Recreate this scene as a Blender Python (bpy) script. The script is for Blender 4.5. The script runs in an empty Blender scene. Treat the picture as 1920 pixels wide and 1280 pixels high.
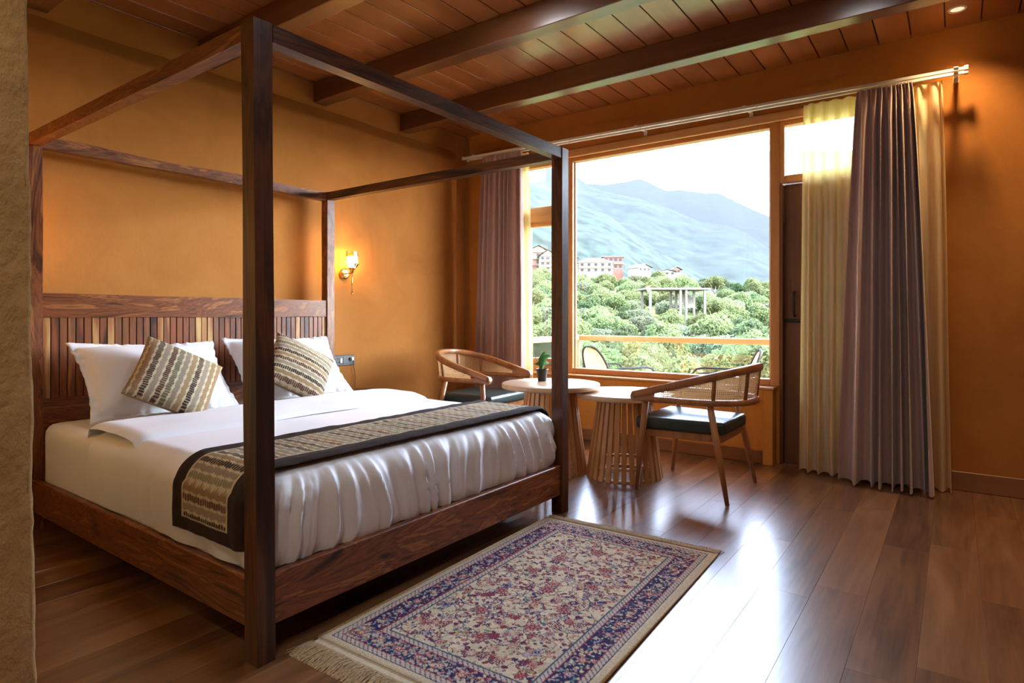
import bpy, bmesh, math, random
import numpy as np
from mathutils import Vector, Matrix, noise as mnoise

rnd = random.Random(7)
R = math.radians
SC = bpy.context.scene
COL = SC.collection

# ------------------------------------------------------------------ camera, sky, sun, exposure
cam_d = bpy.data.cameras.new('camera')
cam = bpy.data.objects.new('camera', cam_d)
COL.objects.link(cam)
cam.location = (0, 0, 1.1)
cam.rotation_euler = (R(90), 0, 0.6280 - math.pi / 2)
cam_d.sensor_width = 36.0
cam_d.lens = 1146.65 / 1920 * 36.0
cam_d.shift_y = -(640 - 592.13) / 1920
cam_d.clip_start = 0.05
cam_d.clip_end = 20000
SC.camera = cam

SUN_DIR = Vector((0.16, -0.62, 0.77)).normalized()
wd = bpy.data.worlds.new('sky'); SC.world = wd
wd.use_nodes = True
wn = wd.node_tree.nodes; wl = wd.node_tree.links
wn.clear()
wo = wn.new('ShaderNodeOutputWorld'); wb = wn.new('ShaderNodeBackground'); ws = wn.new('ShaderNodeTexSky')
ws.sky_type = 'NISHITA'; ws.sun_disc = False
ws.sun_elevation = math.asin(SUN_DIR.z)
ws.sun_rotation = math.atan2(SUN_DIR.x, SUN_DIR.y)
ws.altitude = 1500; ws.air_density = 1.0; ws.dust_density = 4.0; ws.ozone_density = 1.0
wmix = wn.new('ShaderNodeMixRGB'); wmix.blend_type = 'MIX'; wmix.inputs[0].default_value = 0.45
wbw = wn.new('ShaderNodeRGBToBW'); wl.new(ws.outputs[0], wbw.inputs[0])
wl.new(ws.outputs[0], wmix.inputs[1]); wl.new(wbw.outputs[0], wmix.inputs[2])
wl.new(wmix.outputs[0], wb.inputs[0]); wl.new(wb.outputs[0], wo.inputs[0])
wb.inputs[1].default_value = 11.0
try:
    wd.cycles.sampling_method = 'MANUAL'; wd.cycles.sample_map_resolution = 512
except Exception:
    pass

sun_d = bpy.data.lights.new('sun', 'SUN'); sun_d.energy = 9.0; sun_d.angle = R(1.0); sun_d.color = (1.0, 0.94, 0.84)
sun = bpy.data.objects.new('sun', sun_d); COL.objects.link(sun)
sun.rotation_euler = SUN_DIR.to_track_quat('Z', 'Y').to_euler()
sun.location = (10, -30, 40)

# sampling guides for the sky through the big window, the side window and the transom
def portal(y0, y1, z0, z1):
    d = bpy.data.lights.new('window_portal', 'AREA'); d.shape = 'RECTANGLE'
    d.size = (z1 - z0); d.size_y = (y1 - y0)
    o = bpy.data.objects.new('window_portal', d); COL.objects.link(o)
    o.location = (4.99, (y0 + y1) / 2, (z0 + z1) / 2)
    o.rotation_euler = (0, R(90), 0)
    d.cycles.is_portal = True
portal(1.10, 2.86, 0.58, 2.52)
portal(2.88, 3.44, 0.60, 2.52)
portal(0.28, 1.06, 2.12, 2.52)

vs = SC.view_settings
vs.view_transform = 'Standard'; vs.look = 'None'; vs.exposure = -0.02; vs.gamma = 1.0
vs.use_curve_mapping = False
cy = SC.cycles
cy.use_denoising = True
cy.max_bounces = 10; cy.diffuse_bounces = 5; cy.glossy_bounces = 4; cy.transmission_bounces = 6
cy.transparent_max_bounces = 16; cy.volume_bounces = 0
cy.sample_clamp_indirect = 40.0
cy.caustics_reflective = True; cy.blur_glossy = 1.0; cy.caustics_refractive = False
cy.use_light_tree = True

# ------------------------------------------------------------------ materials
def new_mat(name):
    m = bpy.data.materials.new(name); m.use_nodes = True
    nt = m.node_tree; nt.nodes.clear()
    out = nt.nodes.new('ShaderNodeOutputMaterial')
    return m, nt, out

def N(nt, t, **kw):
    n = nt.nodes.new(t)
    for k, v in kw.items():
        if k.startswith('i_'):
            key = k[2:]
            key = int(key) if key.isdigit() else key.replace('_', ' ')
            n.inputs[key].default_value = v
        else:
            setattr(n, k, v)
    return n

def L(nt, a, ao, b, bi):
    nt.links.new(a.outputs[ao], b.inputs[bi])

def ramp(nt, stops):
    r = nt.nodes.new('ShaderNodeValToRGB')
    el = r.color_ramp.elements
    while len(el) < len(stops):
        el.new(0.5)
    for e, (p, c) in zip(el, stops):
        e.position = p; e.color = (c[0], c[1], c[2], 1)
    return r

def principled(nt, out, rough=0.5, spec=0.5, metal=0.0, base=None):
    p = nt.nodes.new('ShaderNodeBsdfPrincipled')
    p.inputs['Roughness'].default_value = rough
    p.inputs['Metallic'].default_value = metal
    p.inputs['Specular IOR Level'].default_value = spec
    if base is not None:
        p.inputs['Base Color'].default_value = (*base, 1)
    L(nt, p, 0, out, 0)
    return p

def plain(name, base, rough=0.5, spec=0.5, metal=0.0, var=0.0, vscale=6.0, bump=0.0, bscale=40.0, sheen=0.0):
    m, nt, out = new_mat(name)
    p = principled(nt, out, rough, spec, metal, base)
    tc = N(nt, 'ShaderNodeTexCoord')
    if sheen:
        p.inputs['Sheen Weight'].default_value = sheen
    if var > 0:
        n = N(nt, 'ShaderNodeTexNoise', i_Scale=vscale, i_Detail=5.0)
        L(nt, tc, 'Object', n, 'Vector')
        r = ramp(nt, [(0.3, [c * (1 - var) for c in base]), (0.7, [min(1, c * (1 + var)) for c in base])])
        L(nt, n, 'Fac', r, 0); L(nt, r, 0, p, 'Base Color')
    if bump > 0:
        n2 = N(nt, 'ShaderNodeTexNoise', i_Scale=bscale, i_Detail=6.0)
        L(nt, tc, 'Object', n2, 'Vector')
        b = N(nt, 'ShaderNodeBump', i_Strength=bump, i_Distance=0.02)
        L(nt, n2, 'Fac', b, 'Height'); L(nt, b, 0, p, 'Normal')
    return m

def wood(name, stops, axis='x', scale=5.0, stretch=0.12, dist=1.5, rough=0.4, spec=0.5, fine=0.25, rand=True, bump=0.05, coat=0.0, value=0.0, cior=1.55):
    """grain stretched along one object axis, offset for each object"""
    m, nt, out = new_mat(name)
    p = principled(nt, out, rough, spec)
    if coat:
        p.inputs['Coat Weight'].default_value = coat; p.inputs['Coat Roughness'].default_value = 0.25; p.inputs['Coat IOR'].default_value = cior
    tc = N(nt, 'ShaderNodeTexCoord'); oi = N(nt, 'ShaderNodeObjectInfo')
    add = N(nt, 'ShaderNodeVectorMath', operation='ADD')
    mul = N(nt, 'ShaderNodeVectorMath', operation='SCALE'); mul.inputs[0].default_value = (17.3, 9.1, 23.7)
    L(nt, oi, 'Random', mul, 'Scale')
    L(nt, tc, 'Object', add, 0)
    if rand:
        L(nt, mul, 0, add, 1)
    mp = N(nt, 'ShaderNodeMapping')
    s = [1, 1, 1]; s['xyz'.index(axis)] = stretch
    mp.inputs['Scale'].default_value = s
    L(nt, add, 0, mp, 0)
    n1 = N(nt, 'ShaderNodeTexNoise', i_Scale=scale, i_Detail=3.0, i_Roughness=0.55, i_Distortion=dist)
    L(nt, mp, 0, n1, 'Vector')
    mp2 = N(nt, 'ShaderNodeMapping')
    s2 = [1, 1, 1]; s2['xyz'.index(axis)] = stretch * 0.3
    mp2.inputs['Scale'].default_value = s2
    L(nt, add, 0, mp2, 0)
    n2 = N(nt, 'ShaderNodeTexNoise', i_Scale=scale * 12, i_Detail=4.0, i_Roughness=0.7)
    L(nt, mp2, 0, n2, 'Vector')
    mm = N(nt, 'ShaderNodeMath', operation='MULTIPLY_ADD'); mm.inputs[1].default_value = fine
    sb = N(nt, 'ShaderNodeMath', operation='SUBTRACT'); sb.inputs[1].default_value = 0.5
    L(nt, n2, 'Fac', sb, 0); L(nt, sb, 0, mm, 0); L(nt, n1, 'Fac', mm, 2)
    r = ramp(nt, stops)
    src = mm
    if value:
        v1 = N(nt, 'ShaderNodeMath', operation='MULTIPLY_ADD'); v1.inputs[1].default_value = value; v1.inputs[2].default_value = -value / 2
        v2 = N(nt, 'ShaderNodeMath', operation='ADD')
        L(nt, oi, 'Random', v1, 0); L(nt, v1, 0, v2, 0); L(nt, mm, 0, v2, 1); src = v2
    L(nt, src, 0, r, 0)
    L(nt, r, 0, p, 'Base Color')
    if bump:
        b = N(nt, 'ShaderNodeBump', i_Strength=bump, i_Distance=0.01)
        L(nt, n2, 'Fac', b, 'Height'); L(nt, b, 0, p, 'Normal')
    return m

M = {}
# mud plaster, ochre
def plaster(name, lo, hi, scale, bump, bscale):
    m, nt, out = new_mat(name)
    p = principled(nt, out, 0.85, 0.25)
    tc = N(nt, 'ShaderNodeTexCoord')
    n = N(nt, 'ShaderNodeTexNoise', i_Scale=scale, i_Detail=7.0, i_Roughness=0.6, i_Distortion=0.6)
    L(nt, tc, 'Object', n, 'Vector')
    r = ramp(nt, [(0.3, lo), (0.72, hi)])
    L(nt, n, 'Fac', r, 0); L(nt, r, 0, p, 'Base Color')
    mp = N(nt, 'ShaderNodeMapping'); mp.inputs['Scale'].default_value = (1, 1, 0.6)
    L(nt, tc, 'Object', mp, 0)
    n2 = N(nt, 'ShaderNodeTexNoise', i_Scale=bscale, i_Detail=8.0, i_Roughness=0.65)
    L(nt, mp, 0, n2, 'Vector')
    b = N(nt, 'ShaderNodeBump', i_Strength=bump, i_Distance=0.03)
    L(nt, n2, 'Fac', b, 'Height'); L(nt, b, 0, p, 'Normal')
    return m
M['plaster'] = plaster('ochre_plaster', (0.38, 0.142, 0.025), (0.48, 0.194, 0.042), 2.2, 0.16, 5.0)
M['plaster_rough'] = plaster('coarse_plaster', (0.46, 0.28, 0.105), (0.62, 0.40, 0.17), 9.0, 0.45, 46.0)
M['plaster_orange'] = plaster('orange_plaster', (0.60, 0.25, 0.045), (0.70, 0.32, 0.07), 2.5, 0.1, 6.0)

ROSE = [(0.26, (0.020, 0.006, 0.003)), (0.36, (0.085, 0.022, 0.006)), (0.46, (0.23, 0.066, 0.017)), (0.54, (0.12, 0.030, 0.008)),
        (0.62, (0.36, 0.125, 0.030)), (0.70, (0.16, 0.040, 0.011)), (0.8, (0.42, 0.18, 0.052))]
for a in 'xyz':
    M['rose_' + a] = wood('rosewood_' + a, ROSE, a, 9.0, 0.16, 3.2, 0.38, 0.4, 0.18, coat=0.12)
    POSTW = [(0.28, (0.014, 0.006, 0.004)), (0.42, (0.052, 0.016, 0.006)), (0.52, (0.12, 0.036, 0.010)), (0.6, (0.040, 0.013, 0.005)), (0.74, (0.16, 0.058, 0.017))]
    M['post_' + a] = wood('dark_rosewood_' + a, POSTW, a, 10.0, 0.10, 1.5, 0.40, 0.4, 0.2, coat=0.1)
M['hb_slat'] = wood('slat_rosewood', [(0.14, (0.032, 0.011, 0.005)), (0.30, (0.13, 0.036, 0.010)), (0.46, (0.26, 0.072, 0.019)), (0.56, (0.16, 0.060, 0.022)), (0.68, (0.32, 0.10, 0.028)), (0.80, (0.46, 0.235, 0.075)), (0.92, (0.58, 0.35, 0.13))],
                    'z', 16.0, 0.12, 1.2, 0.42, 0.5, 0.15, value=0.62)
M['ceil'] = wood('ceiling_board', [(0.3, (0.21, 0.066, 0.016)), (0.5, (0.29, 0.095, 0.025)), (0.7, (0.36, 0.13, 0.038))], 'x', 3.0, 0.12, 0.8, 0.34, 0.5, 0.2, value=0.14, coat=0.8)
M['beam'] = wood('beam_wood', [(0.3, (0.085, 0.028, 0.009)), (0.5, (0.135, 0.045, 0.015)), (0.7, (0.185, 0.068, 0.024))], 'y', 5.0, 0.08, 0.8, 0.36, 0.5, 0.2, coat=0.8)
M['floor'] = wood('floor_board', [(0.20, (0.075, 0.030, 0.011)), (0.40, (0.17, 0.074, 0.028)), (0.58, (0.24, 0.110, 0.044)), (0.8, (0.34, 0.17, 0.075))], 'x', 6.0, 0.14, 1.4, 0.32, 0.5, 0.40, value=0.36, coat=1.0, bump=0.03, cior=1.68)
M['pine_y'] = wood('window_pine_y', [(0.3, (0.42, 0.17, 0.045)), (0.5, (0.55, 0.25, 0.075)), (0.7, (0.63, 0.32, 0.11))], 'y', 8.0, 0.08, 0.8, 0.4, 0.5, 0.25)
M['pine_z'] = wood('window_pine_z', [(0.3, (0.42, 0.17, 0.045)), (0.5, (0.55, 0.25, 0.075)), (0.7, (0.63, 0.32, 0.11))], 'z', 8.0, 0.08, 0.8, 0.4, 0.5, 0.25)
M['pine_out'] = wood('weathered_pine', [(0.3, (0.20, 0.085, 0.026)), (0.5, (0.27, 0.125, 0.042)), (0.7, (0.32, 0.16, 0.06))], 'y', 8.0, 0.08, 0.8, 0.6, 0.3, 0.25)
M['pine_x'] = wood('window_pine_x', [(0.3, (0.50, 0.23, 0.07)), (0.5, (0.60, 0.30, 0.10)), (0.7, (0.68, 0.37, 0.14))], 'x', 8.0, 0.08, 0.8, 0.45, 0.5, 0.25)
M['door'] = wood('door_wood', [(0.3, (0.13, 0.05, 0.022)), (0.5, (0.18, 0.075, 0.034)), (0.7, (0.23, 0.10, 0.045))], 'z', 8.0, 0.08, 0.8, 0.45, 0.4, 0.25)
M['table_top'] = wood('table_top_wood', [(0.3, (0.50, 0.30, 0.155)), (0.5, (0.60, 0.39, 0.22)), (0.7, (0.68, 0.47, 0.29))], 'y', 6.0, 0.12, 1.0, 0.36, 0.5, 0.2, coat=0.3)
M['table_slat'] = wood('table_slat_wood', [(0.25, (0.46, 0.205, 0.062)), (0.5, (0.58, 0.285, 0.095)), (0.75, (0.68, 0.37, 0.145))], 'z', 10.0, 0.1, 0.9, 0.45, 0.4, 0.2, value=0.25)
M['chair_wood'] = wood('chair_wood', [(0.3, (0.24, 0.088, 0.025)), (0.5, (0.34, 0.135, 0.040)), (0.7, (0.43, 0.19, 0.062))], 'z', 9.0, 0.12, 1.0, 0.36, 0.5, 0.2, coat=0.25)
M['night'] = wood('nightstand_wood', [(0.3, (0.06, 0.025, 0.013)), (0.5, (0.11, 0.045, 0.022)), (0.7, (0.17, 0.07, 0.032))], 'x', 8.0, 0.12, 1.5, 0.4, 0.5, 0.2)

M['white'] = plain('white_cotton', (0.80, 0.80, 0.82), 0.62, 0.3, var=0.02, bump=0.05, bscale=14, sheen=0.15)
def satin():
    m, nt, out = new_mat('white_sateen')
    p = principled(nt, out, 0.50, 0.4, 0, (0.80, 0.80, 0.825))
    p.inputs['Sheen Weight'].default_value = 0.2
    tc = N(nt, 'ShaderNodeTexCoord')
    n2 = N(nt, 'ShaderNodeTexNoise', i_Scale=5.0, i_Detail=3.0)
    L(nt, tc, 'Object', n2, 'Vector')
    b = N(nt, 'ShaderNodeBump', i_Strength=0.12, i_Distance=0.03)
    L(nt, n2, 'Fac', b, 'Height'); L(nt, b, 0, p, 'Normal')
    return m
M['sateen'] = satin()
def fabric(name, base, rough=0.6, trans=0.0, trans_col=None, see=0.0, scale=60.0, sheen=0.3):
    m, nt, out = new_mat(name)
    p = nt.nodes.new('ShaderNodeBsdfPrincipled')
    p.inputs['Roughness'].default_value = rough; p.inputs['Specular IOR Level'].default_value = 0.3
    p.inputs['Sheen Weight'].default_value = sheen
    tc = N(nt, 'ShaderNodeTexCoord')
    mp = N(nt, 'ShaderNodeMapping'); mp.inputs['Scale'].default_value = (1, 1, 0.05)
    L(nt, tc, 'Object', mp, 0)
    n = N(nt, 'ShaderNodeTexNoise', i_Scale=scale, i_Detail=3.0); L(nt, mp, 0, n, 'Vector')
    r = ramp(nt, [(0.3, [c * 0.86 for c in base]), (0.7, [min(1, c * 1.08) for c in base])])
    L(nt, n, 'Fac', r, 0); L(nt, r, 0, p, 'Base Color')
    last = p
    if trans:
        t = N(nt, 'ShaderNodeBsdfTranslucent'); t.inputs[0].default_value = (*(trans_col or base), 1)
        mx = N(nt, 'ShaderNodeMixShader'); mx.inputs[0].default_value = trans
        L(nt, p, 0, mx, 1); L(nt, t, 0, mx, 2); last = mx
    if see:
        t = N(nt, 'ShaderNodeBsdfTransparent')
        mx = N(nt, 'ShaderNodeMixShader'); mx.inputs[0].default_value = see
        L(nt, last, 0, mx, 1); L(nt, t, 0, mx, 2); last = mx
    L(nt, last, 0, out, 0)
    return m
M['mauve'] = fabric('mauve_curtain', (0.58, 0.40, 0.35), 0.42, 0.08, None, 0.0, 30, 0.5)
M['sheer'] = fabric('sheer_curtain', (0.93, 0.79, 0.53), 0.7, 0.42, (0.95, 0.78, 0.30), 0.05, 90, 0.1)
M['leather'] = plain('green_leather', (0.020, 0.036, 0.032), 0.32, 0.55, var=0.1, bump=0.05, bscale=120)
M['white_plastic'] = plain('white_plastic', (0.78, 0.74, 0.66), 0.35, 0.5, var=0.02)
M['brass'] = plain('brass', (0.80, 0.52, 0.17), 0.25, 0.5, 1.0, var=0.03)
M['grey_plastic'] = plain('slate_plastic', (0.055, 0.065, 0.075), 0.35, 0.5, var=0.04)
M['black_metal'] = plain('black_metal', (0.022, 0.022, 0.025), 0.35, 0.5, var=0.1)
M['matte_black'] = plain('matte_black_metal', (0.012, 0.012, 0.013), 0.7, 0.12, var=0.1)
M['black'] = plain('black_plastic', (0.02, 0.019, 0.019), 0.4, 0.4, var=0.1)
M['soil'] = plain('soil', (0.05, 0.03, 0.018), 0.95, 0.1, var=0.3, vscale=60, bump=0.4)
M['leaf'] = plain('plant_leaf', (0.045, 0.17, 0.03), 0.35, 0.5, var=0.25, vscale=14)
M['base'] = wood('baseboard_wood', [(0.3, (0.20, 0.08, 0.032)), (0.7, (0.30, 0.13, 0.052))], 'y', 6.0, 0.08, 0.8, 0.4, 0.4, 0.2)
M['concrete'] = plain('concrete', (0.52, 0.50, 0.46), 0.9, 0.2, var=0.12, vscale=3, bump=0.1)
M['tile'] = plain('balcony_tile', (0.72, 0.67, 0.58), 0.7, 0.3, var=0.06, vscale=4)
M['render_white'] = plain('white_render', (0.78, 0.76, 0.70), 0.9, 0.2, var=0.04)
M['subfloor'] = plain('dark_joint', (0.03, 0.018, 0.010), 0.9, 0.2, var=0.2)
M['fringe'] = plain('gold_fringe', (0.52, 0.36, 0.17), 0.7, 0.3, var=0.3, vscale=120, sheen=0.3)
M['webbing'] = plain('cream_webbing', (0.62, 0.53, 0.38), 0.9, 0.2, var=0.1, vscale=80)

def glass(name, tint=(1, 1, 1), refl=1.0):
    m, nt, out = new_mat(name)
    f = N(nt, 'ShaderNodeFresnel', i_IOR=1.45)
    mu = N(nt, 'ShaderNodeMath', operation='MULTIPLY'); mu.inputs[1].default_value = refl
    tr = N(nt, 'ShaderNodeBsdfTransparent'); tr.inputs[0].default_value = (*tint, 1)
    gl = N(nt, 'ShaderNodeBsdfGlossy'); gl.inputs['Roughness'].default_value = 0.02
    mx = N(nt, 'ShaderNodeMixShader')
    L(nt, f, 0, mu, 0); L(nt, mu, 0, mx, 0); L(nt, tr, 0, mx, 1); L(nt, gl, 0, mx, 2); L(nt, mx, 0, out, 0)
    return m
M['glass'] = glass('window_glass', (0.98, 0.99, 0.985), 0.6)
M['rail_glass'] = glass('railing_glass', (0.90, 0.96, 0.93), 1.0)
M['lamp_glass'] = glass('lamp_glass', (1.0, 0.93, 0.78), 1.4)
def emit(name, c, s):
    m, nt, out = new_mat(name)
    e = N(nt, 'ShaderNodeEmission'); e.inputs[0].default_value = (*c, 1); e.inputs[1].default_value = s
    L(nt, e, 0, out, 0)
    return m
M['bulb'] = emit('lit_lamp_tube', (1.0, 0.60, 0.22), 240.0)
M['added_fill_lens'] = emit('added_fill_diffuser', (1.0, 0.95, 0.9), 3.0)  # glowing disc of the added fill lights
M['downlight_lens'] = emit('lit_downlight_lens', (1.0, 0.72, 0.42), 1.2)

def vcol(name, rough=0.9, spec=0.2, bump=0.3, bscale=300, sheen=0.04):
    m, nt, out = new_mat(name)
    p = principled(nt, out, rough, spec)
    p.inputs['Sheen Weight'].default_value = sheen
    at = N(nt, 'ShaderNodeAttribute', attribute_name='Col')
    tc = N(nt, 'ShaderNodeTexCoord')
    n = N(nt, 'ShaderNodeTexNoise', i_Scale=bscale, i_Detail=2.0); L(nt, tc, 'Object', n, 'Vector')
    mx = N(nt, 'ShaderNodeMixRGB', blend_type='MULTIPLY'); mx.inputs[0].default_value = 0.45
    r = ramp(nt, [(0.3, (0.55, 0.55, 0.55)), (0.65, (1.15, 1.15, 1.15))])
    L(nt, n, 'Fac', r, 0); L(nt, at, 'Color', mx, 1); L(nt, r, 0, mx, 2); L(nt, mx, 0, p, 'Base Color')
    b = N(nt, 'ShaderNodeBump', i_Strength=bump, i_Distance=0.004)
    L(nt, n, 'Fac', b, 'Height'); L(nt, b, 0, p, 'Normal')
    return m
M['rug'] = vcol('rug_pile', 0.95, 0.1, 0.5, 420)
M['weave'] = vcol('woven_stripe', 0.9, 0.15, 0.6, 500)

def cane(name, c1, c2, nu, nv, hole=0.30, translucent=0.0):
    """woven cane with open holes laid out in the panel's own UVs"""
    m, nt, out = new_mat(name)
    p = nt.nodes.new('ShaderNodeBsdfPrincipled'); p.inputs['Roughness'].default_value = 0.5
    uv = N(nt, 'ShaderNodeUVMap'); uv.uv_map = 'UVMap'
    mp = N(nt, 'ShaderNodeMapping'); mp.inputs['Scale'].default_value = (nu, nv, 1); L(nt, uv, 0, mp, 0)
    fr = N(nt, 'ShaderNodeVectorMath', operation='FRACTION'); L(nt, mp, 0, fr, 0)
    sb = N(nt, 'ShaderNodeVectorMath', operation='SUBTRACT'); sb.inputs[1].default_value = (0.5, 0.5, 0); L(nt, fr, 0, sb, 0)
    ml = N(nt, 'ShaderNodeVectorMath', operation='MULTIPLY'); ml.inputs[1].default_value = (1, 1, 0); L(nt, sb, 0, ml, 0)
    ln = N(nt, 'ShaderNodeVectorMath', operation='LENGTH'); L(nt, ml, 0, ln, 0)
    lt = N(nt, 'ShaderNodeMath', operation='LESS_THAN'); lt.inputs[1].default_value = hole; L(nt, ln, 'Value', lt, 0)
    n = N(nt, 'ShaderNodeTexNoise', i_Scale=3.0); L(nt, mp, 0, n, 'Vector')
    r = ramp(nt, [(0.3, c1), (0.7, c2)]); L(nt, n, 'Fac', r, 0); L(nt, r, 0, p, 'Base Color')
    last = p
    if translucent:
        t = N(nt, 'ShaderNodeBsdfTranslucent'); t.inputs[0].default_value = (*c2, 1)
        m2 = N(nt, 'ShaderNodeMixShader'); m2.inputs[0].default_value = translucent
        L(nt, p, 0, m2, 1); L(nt, t, 0, m2, 2); last = m2
    tr = N(nt, 'ShaderNodeBsdfTransparent')
    mx = N(nt, 'ShaderNodeMixShader'); L(nt, lt, 0, mx, 0); L(nt, last, 0, mx, 1); L(nt, tr, 0, mx, 2)
    L(nt, mx, 0, out, 0)
    return m
M['cane'] = cane('woven_cane', (0.50, 0.27, 0.10), (0.64, 0.38, 0.16), 118, 15, 0.30, 0.25)
M['cane_pale'] = cane('pale_cane', (0.24, 0.16, 0.075), (0.30, 0.205, 0.10), 40, 40, 0.24, 0.3)

# ------------------------------------------------------------------ mesh helpers
ORIGIN = {}
class MB:
    def __init__(s):
        s.v = []; s.f = []; s.sm = []; s.uv = None; s.col = None
    def add(s, verts, faces, smooth=False):
        o = len(s.v)
        s.v.extend([tuple(map(float, p)) for p in verts])
        s.f.extend([tuple(o + i for i in f) for f in faces])
        s.sm.extend([smooth] * len(faces))
        return s
    def box(s, x0, x1, y0, y1, z0, z1, bev=0.0, seg=1, mat=None):
        if bev <= 0:
            v = [(x, y, z) for z in (z0, z1) for y in (y0, y1) for x in (x0, x1)]
            f = [(0, 2, 3, 1), (4, 5, 7, 6), (0, 1, 5, 4), (2, 6, 7, 3), (0, 4, 6, 2), (1, 3, 7, 5)]
            if mat is not None:
                v = [mat @ Vector(p) for p in v]
            return s.add(v, f)
        bm = bmesh.new(); bmesh.ops.create_cube(bm, size=1)
        for q in bm.verts:
            q.co = Vector(((x0 + x1) / 2 + q.co.x * (x1 - x0), (y0 + y1) / 2 + q.co.y * (y1 - y0), (z0 + z1) / 2 + q.co.z * (z1 - z0)))
        bmesh.ops.bevel(bm, geom=list(bm.edges), offset=bev, segments=seg, profile=0.5, affect='EDGES')
        bm.verts.ensure_lookup_table(); bm.verts.index_update()
        v = [q.co.copy() for q in bm.verts]
        if mat is not None:
            v = [mat @ p for p in v]
        f = [tuple(q.index for q in fc.verts) for fc in bm.faces]
        bm.free()
        return s.add(v, f, seg > 1)
    def tube(s, path, rad, n=8, cap=True, smooth=True, flat=1.0):
        P = [Vector(p) for p in path]
        rs = rad if isinstance(rad, (list, tuple)) else [rad] * len(P)
        rings = []
        up = None
        for i, p in enumerate(P):
            t = (P[min(i + 1, len(P) - 1)] - P[max(i - 1, 0)]).normalized()
            if up is None:
                up = Vector((0, 0, 1)) if abs(t.z) < 0.9 else Vector((1, 0, 0))
            a = t.cross(up)
            if a.length < 1e-5:
                a = t.orthogonal()
            a.normalize(); b = a.cross(t).normalized(); up = b
            rings.append([p + (a * math.cos(2 * math.pi * k / n) + b * flat * math.sin(2 * math.pi * k / n)) * rs[i] for k in range(n)])
        v = [q for r in rings for q in r]; f = []
        for i in range(len(rings) - 1):
            for k in range(n):
                f.append((i * n + k, i * n + (k + 1) % n, (i + 1) * n + (k + 1) % n, (i + 1) * n + k))
        if cap:
            f.append(tuple(reversed(range(n)))); f.append(tuple((len(rings) - 1) * n + k for k in range(n)))
        return s.add(v, f, smooth)
    def sweep(s, path, prof, closed_prof=True, up=Vector((0, 0, 1)), cap=True, smooth=True):
        """profile (list of (side, up)) swept along a path, kept upright"""
        P = [Vector(p) for p in path]; n = len(prof); v = []; f = []
        for i, p in enumerate(P):
            t = (P[min(i + 1, len(P) - 1)] - P[max(i - 1, 0)]).normalized()
            a = t.cross(up).normalized(); b = a.cross(t).normalized()
            for (u, w) in prof:
                v.append(p + a * u + b * w)
        for i in range(len(P) - 1):
            for k in range(n):
                f.append((i * n + k, i * n + (k + 1) % n, (i + 1) * n + (k + 1) % n, (i + 1) * n + k))
        if cap:
            f.append(tuple(reversed(range(n)))); f.append(tuple((len(P) - 1) * n + k for k in range(n)))
        return s.add(v, f, smooth)
    def lathe(s, prof, cx=0, cy=0, n=24, smooth=True, capb=True, capt=True):
        v = []; f = []
        for (r, z) in prof:
            for k in range(n):
                a = 2 * math.pi * k / n
                v.append((cx + r * math.cos(a), cy + r * math.sin(a), z))
        for i in range(len(prof) - 1):
            for k in range(n):
                f.append((i * n + k, i * n + (k + 1) % n, (i + 1) * n + (k + 1) % n, (i + 1) * n + k))
        if capb: f.append(tuple(reversed(range(n))))
        if capt: f.append(tuple((len(prof) - 1) * n + k for k in range(n)))
        return s.add(v, f, smooth)
    def grid(s, A, smooth=True, flip=False):
        A = np.asarray(A); n, m = A.shape[:2]
        idx = np.arange(n * m).reshape(n, m)
        q = np.stack([idx[:-1, :-1], idx[:-1, 1:], idx[1:, 1:], idx[1:, :-1]], -1).reshape(-1, 4)
        if flip: q = q[:, ::-1]
        o = len(s.v)
        s.v.extend(map(tuple, A.reshape(-1, 3).astype(float)))
        s.f.extend(map(tuple, (q + o)))
        s.sm.extend([smooth] * len(q))
        return s
    def prism(s, poly, axis, a0, a1):
        """poly: 2-D outline in the other two axes (order of x,y,z without the axis)"""
        n = len(poly)
        def mk(p, a):
            q = list(p); q.insert('xyz'.index(axis), a); return q
        v = [mk(p, a0) for p in poly] + [mk(p, a1) for p in poly]
        f = [tuple(reversed(range(n))), tuple(range(n, 2 * n))] + [(k, (k + 1) % n, n + (k + 1) % n, n + k) for k in range(n)]
        return s.add(v, f)
    def mesh(s, name, mat, shift=(0, 0, 0)):
        me = bpy.data.meshes.new(name)
        V = np.array(s.v, dtype=np.float32) - np.array(shift, dtype=np.float32)
        me.from_pydata(V.tolist(), [], s.f)
        if any(s.sm):
            me.polygons.foreach_set('use_smooth', np.array(s.sm, dtype=bool))
        if s.uv is not None:
            ul = me.uv_layers.new(name='UVMap')
            li = np.zeros(len(me.loops), dtype=np.int32); me.loops.foreach_get('vertex_index', li)
            ul.data.foreach_set('uv', np.asarray(s.uv, dtype=np.float32)[li].ravel())
        if s.col is not None:
            ca = me.color_attributes.new('Col', 'FLOAT_COLOR', 'POINT')
            c = np.ones((len(V), 4), dtype=np.float32); c[:, :3] = s.col
            ca.data.foreach_set('color', c.ravel())
        me.materials.append(mat)
        bm = bmesh.new(); bm.from_mesh(me)
        if len(bm.faces) < 60000:
            bmesh.ops.recalc_face_normals(bm, faces=bm.faces); bm.to_mesh(me)
        bm.free()
        me.update()
        return me
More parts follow.
